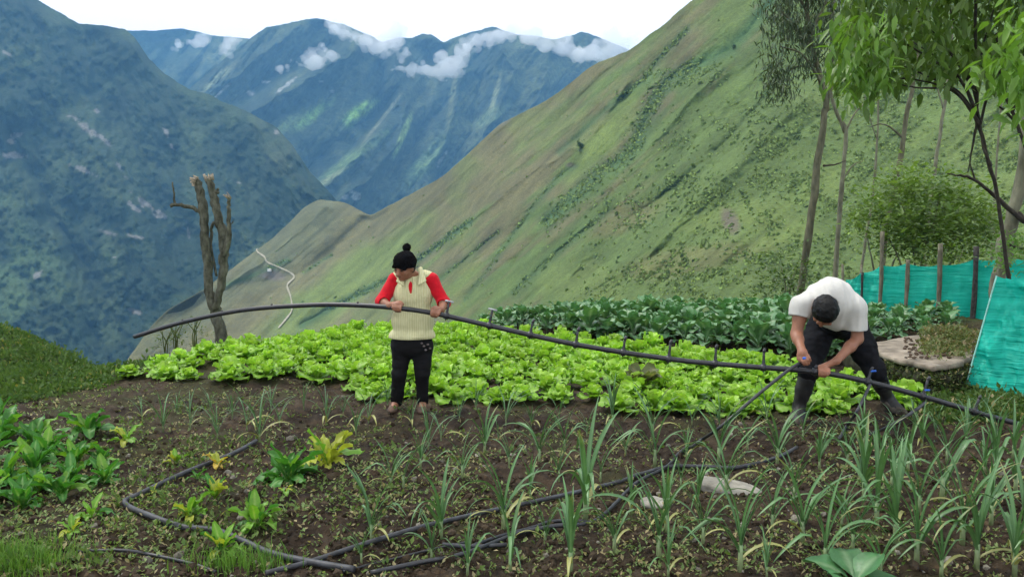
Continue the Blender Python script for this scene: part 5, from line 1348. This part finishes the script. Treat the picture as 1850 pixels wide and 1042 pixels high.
ground_hose('hose', [(620, 1040), (700, 1020), (780, 1000), (850, 985)], .006, 'very thin tube lying between the crossing hoses', M_hose)
# drop hoses tied under the pipe
for pts, r, lab in [([(1572, 694, 6.18), (1560, 720, 6.1), (1545, 748, 6.05), (1530, 775), (1515, 800)], .012, 'grey drop hose hanging from the pipe in front of the man'), ([(1672, 726, 6.18), (1655, 740, 6.1), (1610, 768, 5.95), (1575, 790), (1550, 803)], .0125, 'grey drop hose slanting from the pipe toward the onions')]:
    ground_hose('drop_hose', pts, r, lab, M_clear if False else M_hoseg)
p0, p1 = P(1440, 662, 6.16), P(1462, 645, 6.14)
ve = empty('hose_valve', p1); V, f = tube([p0, p1], [.016, .014], 8); mob('valve_body', V, f, M_hose, ve)
V, f = box_mesh(.06, .02, .022, .25); mob('tap_handle', V + P(1457, 647, 6.12), [f], M_blue, ve); tag(ve, 'small valve with a blue tap between the man\'s fingers', 'valve')
# ------------------------------------------------------------------ people
m, N, L, out = new_mat('brown_skin')
nz = noise_node(N, L, 14, 4)
rc = ramp(N, L, nz.outputs['Fac'], [(0.3, (0.225, 0.098, 0.058)), (0.7, (0.315, 0.145, 0.088))])
b = N.new('ShaderNodeBsdfPrincipled'); b.inputs['Roughness'].default_value = 0.5; b.inputs['Specular IOR Level'].default_value = 0.35
b.inputs['Subsurface Weight'].default_value = 0.08; b.inputs['Subsurface Radius'].default_value = (0.02, 0.008, 0.004); b.inputs['Subsurface Scale'].default_value = 0.3
L.new(rc.outputs[0], b.inputs['Base Color']); L.new(b.outputs[0], out.inputs[0])
M_skin = m
def knit_mat(name, c0, c1, sx, sz):
    m, N, L, out = new_mat(name)
    tc = N.new('ShaderNodeTexCoord'); mp = N.new('ShaderNodeMapping'); mp.inputs['Scale'].default_value = (sx, sx * .3, sz); L.new(tc.outputs['Object'], mp.inputs[0])
    wv = N.new('ShaderNodeTexWave'); wv.wave_type = 'BANDS'; wv.bands_direction = 'X'; wv.inputs['Scale'].default_value = 1.0; wv.inputs['Distortion'].default_value = 3.5; wv.inputs['Detail'].default_value = 3; wv.inputs['Detail Scale'].default_value = 1.5
    L.new(mp.outputs[0], wv.inputs['Vector'])
    nz = noise_node(N, L, 160, 2); n2 = noise_node(N, L, 7, 3)
    r = ramp(N, L, wv.outputs['Fac'], [(0.1, c0), (0.7, c1)])
    r2 = ramp(N, L, n2.outputs['Fac'], [(0.3, (0.86, 0.86, 0.84)), (0.7, (1.06, 1.06, 1.06))])
    b = N.new('ShaderNodeBsdfPrincipled'); b.inputs['Roughness'].default_value = 0.9; b.inputs['Specular IOR Level'].default_value = 0.1; b.inputs['Sheen Weight'].default_value = 0.15
    L.new(mixc(N, L, r.outputs[0], r2.outputs[0], 0.999, 'MULTIPLY'), b.inputs['Base Color'])
    ad = N.new('ShaderNodeMath'); ad.operation = 'ADD'; L.new(wv.outputs['Fac'], ad.inputs[0]); L.new(nz.outputs['Fac'], ad.inputs[1])
    L.new(bump(N, L, ad.outputs[0], 0.35, 0.006), b.inputs['Normal']); L.new(b.outputs[0], out.inputs[0]); return m
M_vest = knit_mat('cream_knit', (0.52, 0.50, 0.28), (0.60, 0.58, 0.35), 16, 3)
M_red = plain_mat('red_jersey', (0.50, 0.006, 0.016), 0.85, 0.15, 30, 0.15, 0.3, 0.004, sheen=0.1)
M_black = plain_mat('black_trousers', (0.0055, 0.0055, 0.0065), 0.9, 0.2, 20, 0.4, 0.3, 0.004)
M_wool = plain_mat('black_wool', (0.005, 0.005, 0.006), 0.95, 0.05, 120, 0.6, 1.0, 0.012)
M_navy = plain_mat('dark_work_trousers', (0.010, 0.0105, 0.013), 0.9, 0.1, 14, 0.5, 0.4, 0.006)
M_white = plain_mat('white_cotton', (0.52, 0.51, 0.475), 0.9, 0.1, 6, 0.12, 0.3, 0.01, sheen=0.1)
M_hair = plain_mat('black_hair', (0.005, 0.005, 0.005), 0.6, 0.2, 90, 0.5, 0.8, 0.006, stretch=(1, .25, 1))
M_boot = plain_mat('muddy_rubber', (0.022, 0.022, 0.022), 0.6, 0.3, 9, 0.7, 0.3, 0.006, 5)
M_shoe = plain_mat('muddy_shoe', (0.105, 0.068, 0.050), 0.8, 0.2, 12, 0.4, 0.4, 0.006)
M_mud = plain_mat('boot_mud', (0.085, 0.075, 0.062), 0.95, 0.1, 12, 0.5, 0.6, 0.008)
M_eye = plain_mat('eyelid_lash', (0.012, 0.008, 0.006), 0.6, 0.3)
M_lip = plain_mat('lip', (0.22, 0.07, 0.055), 0.5, 0.4)

def unit(v): v = np.array(v, float); return v / np.linalg.norm(v)
def field_for(pts, pad, h): a = np.array(pts); return Field(a.min(0) - pad, a.max(0) + pad, h)
def frame(up, face):
    up = unit(up); f = np.array(face, float); f = unit(f - up * (f @ up)); return np.cross(up, f), f, up      # side, face, up
def head(fd, c, up, face, k=0.025, s=1.0):
    sd, f, u = frame(up, face); R = np.stack([sd, f, u], 1)
    fd.ell(c, np.array((.074, .092, .105)) * s, R, k)
    fd.ell(c - u * .055 * s + f * .028 * s, np.array((.055, .058, .062)) * s, R, k)            # jaw
    fd.ell(c - u * .098 * s + f * .066 * s, np.array((.024, .022, .018)) * s, R, .02)          # chin
    fd.cone(c + f * .090 * s + u * .012 * s, c + f * .112 * s - u * .030 * s, .010 * s, .016 * s, .012)   # nose
    fd.ell(c + f * .100 * s - u * .034 * s, np.array((.020, .012, .010)) * s, R, .008)
    fd.cone(c + f * .082 * s + u * .028 * s - sd * .04 * s, c + f * .082 * s + u * .028 * s + sd * .04 * s, .013 * s, None, .014)  # brow
    for q in (-1, 1):
        fd.ell(c + f * .068 * s - u * .020 * s + sd * q * .040 * s, np.array((.024, .020, .022)) * s, R, .015)   # cheek
        fd.ell(c - f * .004 * s - u * .010 * s + sd * q * .077 * s, np.array((.010, .020, .030)) * s, R, .008)   # ear
    fd.cone(c + f * .090 * s - u * .058 * s - sd * .018 * s, c + f * .090 * s - u * .058 * s + sd * .018 * s, .009 * s, None, .008)   # lips
    return sd, f, u
def grip(fd, p, t, wrist, up, rr, side=1, span=.0195, a_start=95, a_end=-130, fr=.0088, thumb=True):
    """a hand closed over a pipe: palm above it, four fingers wrapped over the front, thumb behind"""
    t = unit(t); n1 = np.array(up, float); n1 = unit(n1 - t * (n1 @ t)); n2 = np.cross(t, n1)
    if n2[1] > 0: n2 = -n2                                                        # towards the camera
    R = np.stack([t, n1, n2], 1); r = rr + fr * 0.85
    fd.ell(p + n1 * (rr + .017) - n2 * .012, (.042, .018, .036), R, .015)
    fd.cone(wrist, p + n1 * (rr + .020) - n2 * .02, .027, .025, .02)
    lens = [.92, 1.0, .96, .80]
    for i in range(4):
        o = t * side * (i - 1.5) * span
        an = np.radians(np.linspace(a_start, a_start + (a_end - a_start) * lens[i], 6))
        q = [p + o * (1 - .06 * k) + (n1 * math.sin(a) + n2 * math.cos(a)) * (r + (.006 if k == 0 else 0)) for k, a in enumerate(an)]
        fd.chain(q, [fr * 1.08, fr * 1.05, fr, fr * .98, fr * .93, fr * .85], .004)
    if thumb:
        o = -t * side * .047
        q = [p + n1 * (rr + .015) - n2 * .02 + o * .6, p + o + n1 * (rr + .010) + n2 * .010, p + o * .95 + n1 * .004 + n2 * (r + .004), p + o * .75 - n1 * .018 + n2 * (r + .001)]
        fd.chain(q, [fr * 1.35, fr * 1.15, fr * 1.05, fr * .9], .005)
def surf(V, px, py):
    """depth of the nearest surface of a body mesh on a sight line"""
    u, v = (px - CX) / F, -(py - CY) / F
    cy_ = math.cos(PITCH) + v * math.sin(PITCH); cz_ = -math.sin(PITCH) + v * math.cos(PITCH)
    k = np.hypot(V[:, 0] / V[:, 1] - u / cy_, (V[:, 2] - CAM_Z) / V[:, 1] - cz_ / cy_) * F
    s = V[k < 4]
    return s[:, 1].min() if len(s) else V[k.argmin(), 1]

# ---------------- woman
W0 = 7.08
W = lambda x, y, dd=0.0: P(x, y, W0 + dd)
gz = lambda p: float(gh(p[0], p[1], False))
fR, fL = W(711, 742, .02), W(764, 746, -.03)
fR[2] = gz(fR) + .035; fL[2] = gz(fL) + .035
base = (fR + fL) / 2; base[2] = gz(base)
we = empty('person', base)
LOW, HIG = W(665, 760, .45), W(820, 432, .45)
bb = [np.array([-1.32, 6.6, -.05]), np.array([-.52, 7.45, 1.62])]
headc = W(731, 481, -.10); hup, hface = (-.06, -.42, .9), (-.50, -.78, -.62)
shR, elR, wrR = W(714, 506, .02), W(690, 545, -.05), W(704, 552, -.20)
shL, elL, wrL = W(779, 506, .02), W(802, 547, -.03), W(797, 560, -.17)
hipR, knR, anR = W(727, 630, 0), W(721, 676, -.03), fR + [0.02, .05, .06]
hipL, knL, anL = W(763, 630, 0), W(763, 676, -.04), fL + [-.005, .05, .06]
pR, tR = hose_at(719); pL, tL = hose_at(784)
fd = Field(bb[0], bb[1], .0072)
sd, hf, hu = head(fd, headc, hup, hface)
fd.cone(W(747, 500, .02), headc - hu * .06 - hf * .02, .058, .052, .03)
fd.ell(W(746, 535, 0), (.155, .10, .16), None, .03); fd.ell(W(746, 585, 0), (.16, .11, .15), None, .05); fd.ell(W(745, 622, 0), (.165, .115, .12), None, .05)
fd.cone(shR, shL, .05, None, .05)
for s_, e_, w_ in ((shR, elR, wrR), (shL, elL, wrL)): fd.chain([s_, e_, w_], [.050, .041, .028], .03)
grip(fd, pR, tR, wrR, (0, .1, 1), HR, 1, fr=.0092); grip(fd, pL, tL, wrL, (0, .1, 1), HR, -1, fr=.0092)
for h_, k_, a_, f_ in ((hipR, knR, anR, fR), (hipL, knL, anL, fL)): fd.chain([h_, k_, a_], [.066, .038, .030], .02); fd.cone(a_, f_ + [0, -.06, -.005], .034, .03, .03)
V, f = fd.mesh(); body = mob('body', V, f, M_skin, we); VB = V
R_h = np.stack([sd, hf, hu], 1)
for q in (-1, 1):
    c = headc + hf * .082 + hu * .004 + sd * q * .031
    Vv, ff = ico(1); mob('eye', (Vv * [.016, .006, .0045]) @ R_h.T + c + hf * .008, [ff], M_eye, we)
    mob('eyebrow', (Vv * [.020, .006, .004]) @ R_h.T + c + hf * .010 + hu * .024, [ff], M_hair, we)
Vv, ff = ico(2); mob('lips', (Vv * [.022, .010, .0075]) @ R_h.T + headc + hf * .0925 - hu * .058, [ff], M_lip, we)
# trousers
fd = Field(W(690, 755, .4) * [1, 0, 1] + [0, 6.8, 0], W(805, 598, .4) * [1, 0, 1] + [0, 7.4, 0], .0068)
fd.ell(W(745, 622, 0), (.192, .140, .125), None, .05)
for h_, k_, a_ in ((hipR, knR, anR), (hipL, knL, anL)): fd.chain([h_, k_, a_ + [0, 0, -.01]], [.094, .064, .052], .02)
fd.noise(.012, 9, 3, seed=5, stretch=(1, 1, .8)); fd.noise(.006, 22, 2, seed=6, stretch=(.6, .6, 1.6))
for a_ in (anR, anL): fd.plane(a_ + [0, 0, -.052], (0, 0, -1), (a_ - .12, a_ + .12))
V, f = fd.mesh(); mob('trousers', V, f, M_black, we); VT = V
for k, (x, y) in enumerate([(766, 625), (773, 622), (769, 632), (777, 629), (762, 620)]):
    Vv, ff = ico(1); mob('embroidered_petal', Vv * [.012, .004, .009] + P(x, y, surf(VT, x, y)), [ff], plain_mat('grey_thread', (0.12, 0.10, 0.10)), we)
# red jersey with three-quarter sleeves
fd = Field(bb[0] + [0, 0, .85], bb[1], .0072)
fd.ell(W(746, 533, 0), (.150, .121, .18), None, .03); fd.ell(W(746, 580, 0), (.160, .118, .15), None, .05); fd.cone(shR, shL, .056, None, .04)
for s_, e_, w_ in ((shR, elR, wrR), (shL, elL, wrL)): fd.cone(s_, e_, .066, .055, .03); fd.cone(e_, e_ + (w_ - e_) * .28, .055, .049, .03)
fd.noise(.007, 10, 3, seed=8)
for e_, w_ in ((elR, wrR), (elL, wrL)):
    c = e_ + (w_ - e_) * .30; n = unit(w_ - e_); fd.plane(c, n, (c - .11, c + .11)); fd.cone(e_, w_, .046, .036, op='sub')
fd.ell(W(746, 487, -.03), (.075, .09, .06), op='sub')
V, f = fd.mesh(); mob('jersey', V, f, M_red, we)
# knitted vest
fd = Field(bb[0] + [.15, 0, .65], bb[1] - [.1, 0, 0], .0062)
fd.ell(W(746, 533, 0), (.178, .132, .19), None, .03); fd.ell(W(746, 578, -.005), (.190, .146, .16), None, .05); fd.ell(W(745, 606, 0), (.205, .155, .085), None, .04); fd.cone(W(722, 500, .02), W(772, 500, .02), .062, None, .04)
fd.noise(.011, 8, 3, seed=11); fd.noise(.006, 26, 2, seed=12, stretch=(1, .5, .5))
fd.plane(W(745, 613, -.1), (0, 0, -1))
fd.plane(W(706, 515, 0), (-1, 0, .12), (bb[0] + [0, 0, 1.0], W(730, 470, .4))); fd.plane(W(785, 515, 0), (1, 0, .12), (W(765, 560, -.4), bb[1]))
fd.ell(W(747, 484, -.04), (.085, .12, .075), op='sub')
fd.cone(W(742, 529, -.128), W(740, 506, -.118), .011, .036, op='sub'); fd.cone(W(740, 504, -.112), W(740, 480, -.09), .036, .065, op='sub')
V, f = fd.mesh(); vest = mob('vest', V, f, M_vest, we); VV = V
# welt at the hem and collar flaps
cs = [((.196 * math.cos(a)), (.148 * math.sin(a))) for a in np.linspace(0, 2 * math.pi, 48)]
hc = W(745, 611, -.1); hem = np.array([[W(745, 610)[0] + x, W0 + y, hc[2] + .012] for x, y in cs]); Vt, ft = tube(hem, .011, 8, cap=False); mob('hem_band', Vt, ft, M_vest, we)
fc = Field(W(700, 530, .3) * [1, 0, 1] + [0, 6.75, 0], W(795, 470, .3) * [1, 0, 1] + [0, 7.3, 0], .005)
for a, b_, c in ((W(760, 486, -.02), W(769, 507, -.115), W(756, 514, -.145)), (W(727, 490, -.03), W(717, 508, -.11), W(728, 515, -.145))):
    [fc.cone(a, b_ + (c - b_) * t_, .010, .007, .012) for t_ in np.linspace(0, 1, 9)]
fc.noise(.002, 20, 2, seed=14); V, f = fc.mesh(); mob('collar', V, f, M_vest, we)
# woollen hat with bobble
fh = Field(headc - .2, headc + .24, .0055)
fh.ell(headc + hu * .035 - hf * .008, (.098, .112, .100), R_h, .02); fh.noise(.010, 30, 3, seed=15)
fh.plane(headc + hu * .018 + hf * .05, -hu + hf * .30)
fh.cone(headc + hu * .022 - sd * .06 + hf * .08, headc + hu * .022 + sd * .06 + hf * .08, .012, None, .02)
V, f = fh.mesh(); hat = mob('woollen_hat', V, f, M_wool, we)
fh = Field(W(735, 444, -.04) - .07, W(735, 444, -.04) + .07, .0055); fh.ell(W(735, 447, -.05), (.036, .034, .034)); fh.noise(.012, 45, 3, seed=16, band=.06); V, f = fh.mesh()
me = make_mesh('bobble', V - base, f); me.materials.append(M_wool); o = bpy.data.objects.new('bobble', me); COL.objects.link(o); o.parent = hat
# hair at the nape and shoes
fh = Field(headc - .2, headc + .2, .006); fh.ell(headc - hf * .03 - hu * .012, (.080, .080, .085), R_h); fh.plane(headc + hf * .0, hf); V, f = fh.mesh(); mob('hair', V, f, M_hair, we)
for f_ in (fR, fL):
    fs = Field(f_ - .2, f_ + .2, .006); fs.ell(f_ + [0, -.03, 0], (.044, .115, .036)); fs.ell(f_ + [0, .04, .02], (.042, .05, .045), None, .03); fs.noise(.008, 20, 2, seed=17); fs.plane(f_ + [0, 0, -.034], (0, 0, -1)); V, f = fs.mesh(); mob('shoe', V, f, M_shoe, we)
tag(we, 'person in cream knitted vest, red sleeves and black woollen hat holding the pipe', 'person')

# ---------------- man
M0 = 6.5
Mn = lambda x, y, dd=0.0: P(x, y, M0 + dd)
gR, gL = Mn(1441, 764, .16), Mn(1612, 752, .38)
gR[2] = gz(gR) + .045; gL[2] = gz(gL) + .045
base = (gR + gL) / 2; base[2] = gz(base)
pe_ = empty('person', base)
bb = [np.array([1.95, 5.85, -.05]), np.array([3.45, 7.25, 1.45])]
hipR, knR, anR = Mn(1484, 588, .34), Mn(1461, 668, .14), gR + [.03, .06, .08]
hipL, knL, anL = Mn(1540, 590, .34), Mn(1580, 668, .22), gL + [-.02, .06, .08]
shR, elR, wrR = Mn(1449, 550, -.12), Mn(1439, 604, -.16), Mn(1447, 628, -.30)
shL, elL, wrL = Mn(1548, 556, -.12), Mn(1549, 612, -.12), Mn(1511, 652, -.26)
headc = Mn(1490, 561, -.30); hup, hface = (-.10, -.96, -.16), (-.06, .16, -1)
fd = Field(bb[0], bb[1], .0076)
sd, hf, hu = head(fd, headc, hup, hface, s=1.12)
R_h = np.stack([sd, hf, hu], 1)
fd.cone(Mn(1500, 545, -.10), headc - hu * .05 - hf * .02, .066, .056, .03)
fd.chain([Mn(1513, 578, .34), Mn(1502, 548, .12), Mn(1499, 546, -.08)], [.13, .135, .14], .04); fd.cone(shR, shL, .06, None, .04)
for s_, e_, w_ in ((shR, elR, wrR), (shL, elL, wrL)): fd.chain([s_, s_ + (e_ - s_) * .45, e_, e_ + (w_ - e_) * .35, w_], [.055, .052, .043, .043, .029], .025)
pL, tL = hose_at(1494)
grip(fd, pL, tL, wrL, (.15, .25, 1), HR, -1, .021, fr=.0102)
# right hand: fingers reaching down to the valve
hc = Mn(1450, 637, -.345); hd = unit(Mn(1457, 649, -.375) - wrR); Rp = rot_from(np.array([hd]), np.array([[-.3, -.9, .1]]))[0]
fd.ell(hc, (.046, .038, .020), Rp, .015); fd.cone(wrR, hc, .028, .026, .02)
for i in range(4):
    o = Rp[:, 1] * (i - 1.5) * .0195; L_ = [.062, .070, .066, .052][i]
    q0 = hc + hd * .036 + o; q1 = q0 + hd * L_ * .5 - Rp[:, 2] * .004; q2 = q1 + unit(hd - Rp[:, 2] * .9 * (1 if i < 2 else 1.5)) * L_ * .34; q3 = q2 + unit(hd * .4 - Rp[:, 2]) * L_ * .25
    fd.chain([q0, q1, q2, q3], [.0105, .0098, .0090, .0080], .004)
q0 = hc + Rp[:, 1] * -.034; q1 = q0 + hd * .03 + Rp[:, 1] * -.016 - Rp[:, 2] * .012; fd.chain([q0, q1, q1 + hd * .032 + Rp[:, 1] * .012 - Rp[:, 2] * .010], [.014, .0115, .0095], .005)
for h_, k_, a_ in ((hipR, knR, anR), (hipL, knL, anL)): fd.chain([h_, k_, a_], [.085, .058, .04], .03)
V, f = fd.mesh(); mob('body', V, f, M_skin, pe_)
# hair
fh = Field(headc - .2, headc + .2, .0055); fh.ell(headc + hu * .012 - hf * .012, (.098, .118, .120), R_h); fh.noise(.010, 34, 3, seed=31); fh.plane(headc + hf * .05 + hu * .0, hf - hu * .25); fh.plane(headc - hu * .085 - hf * .02, -hu + hf * .15); V, f = fh.mesh(); mob('hair', V, f, M_hair, pe_)
for q in (-1, 1):
    c = headc + hf * .084 + hu * .004 + sd * q * .031; Vv, ff = ico(1); mob('eye', (Vv * [.015, .006, .006]) @ R_h.T + c + hf * .008, [ff], M_eye, pe_)
# trousers
fd = Field(bb[0] + [0, .25, 0], bb[1] - [0, 0, .3], .0072)
fd.ell(Mn(1513, 580, .36), (.175, .15, .13), None, .05); fd.cone(Mn(1513, 580, .36), Mn(1508, 572, .12), .150, .135, .05)
for h_, k_, a_ in ((hipR, knR, anR), (hipL, knL, anL)): fd.chain([h_, h_ + (k_ - h_) * .5, k_, k_ + (a_ - k_) * .45], [.125, .112, .086, .064], .04)
fd.noise(.018, 8, 3, seed=33); fd.noise(.008, 22, 2, seed=34, stretch=(.7, .7, 1.5))
V, f = fd.mesh(); mob('trousers', V, f, M_navy, pe_)
# rubber boots with muddy feet
for k_, a_, g_, sgn in ((knR, anR, gR, -1), (knL, anL, gL, 1)):
    lo = np.minimum(np.minimum(k_, a_), g_) - .2; hi = np.maximum(np.maximum(k_, a_), g_) + .2
    fs = Field(lo, hi, .0068); t0 = k_ + (a_ - k_) * .16
    fs.chain([t0, k_ + (a_ - k_) * .5, a_ + [0, 0, .02]], [.074, .067, .050], .02); fs.cone(a_, g_ + [.03 * sgn, -.10, -.002], .052, .042, .04); fs.ell(g_ + [0, .06, 0], (.045, .06, .045), None, .03)
    fs.noise(.006, 14, 2, seed=36); fs.plane(g_ + [0, 0, -.04], (0, 0, -1)); n = unit(k_ - a_); fs.plane(t0, n); fs.cone(t0 + n * .05, t0 - n * .04, .066, .062, op='sub')
    V, f = fs.mesh(); bo = mob('boot', V, f, M_boot, pe_)
    fs = Field(lo, hi, .0068); fs.cone(a_ + [0, 0, -.02], g_ + [.03 * sgn, -.10, -.002], .055, .046, .04); fs.ell(g_ + [0, .06, 0], (.049, .064, .045), None, .03); fs.noise(.014, 16, 3, seed=37); fs.plane(g_ + [0, 0, -.041], (0, 0, -1)); fs.plane(a_ + [0, 0, .012], (0, 0, 1))
    V, f = fs.mesh(); me = make_mesh('mud', V - base, f); me.materials.append(M_mud); o = bpy.data.objects.new('mud', me); COL.objects.link(o); o.parent = bo
# T-shirt
fd = Field(bb[0] + [0, 0, .4], bb[1], .0076)
fd.chain([Mn(1513, 570, .30), Mn(1503, 540, .12), Mn(1499, 541, -.06)], [.150, .168, .172], .05)
fd.ell(Mn(1500, 545, -.06), (.215, .155, .150), None, .05); fd.cone(shR, shL, .078, None, .07); fd.ell(Mn(1512, 570, -.02), (.165, .14, .125), None, .05)
eS = [shR + (elR - shR) * .42, shL + (elL - shL) * .72]
fd.cone(shR, eS[0] + [0, 0, -.02], .082, .080, .04); fd.cone(shL, eS[1] + [0, 0, -.02], .086, .088, .04)
fd.noise(.010, 6, 2, seed=41); fd.noise(.017, 11, 2, seed=42, stretch=(1.7, .5, .45))
for c, n, a_, b_, r in ((eS[0], unit(elR - shR), shR, elR, .060), (eS[1], unit(elL - shL), shL, elL, .062)):
    fd.plane(c, n, (c - [.10, .10, .12], c + [.10, .10, .06])); fd.cone(c - n * .04, c + n * .10, r * .92, r * 1.05, op='sub')
fd.cone(Mn(1499, 548, -.14), headc - hf * .02, .072, .076, op='sub')
V, f = fd.mesh(); mob('t_shirt', V, f, M_white, pe_); VS = V
# ribbed neckband
nd = unit(headc - Mn(1500, 545, -.10)); nc = Mn(1499, 547, -.16); u = unit(np.cross(nd, [0, 0, 1.0])); w = np.cross(nd, u)
Vt, ft = tube(np.array([nc + .082 * (u * math.cos(a) + w * math.sin(a) * 1.0) for a in np.linspace(0, 2 * math.pi, 40)]), .011, 8, cap=False); mob('neckband', Vt, ft, M_white, pe_)
tag(pe_, 'person in white T-shirt, dark trousers and muddy boots stooping over the pipe', 'person')
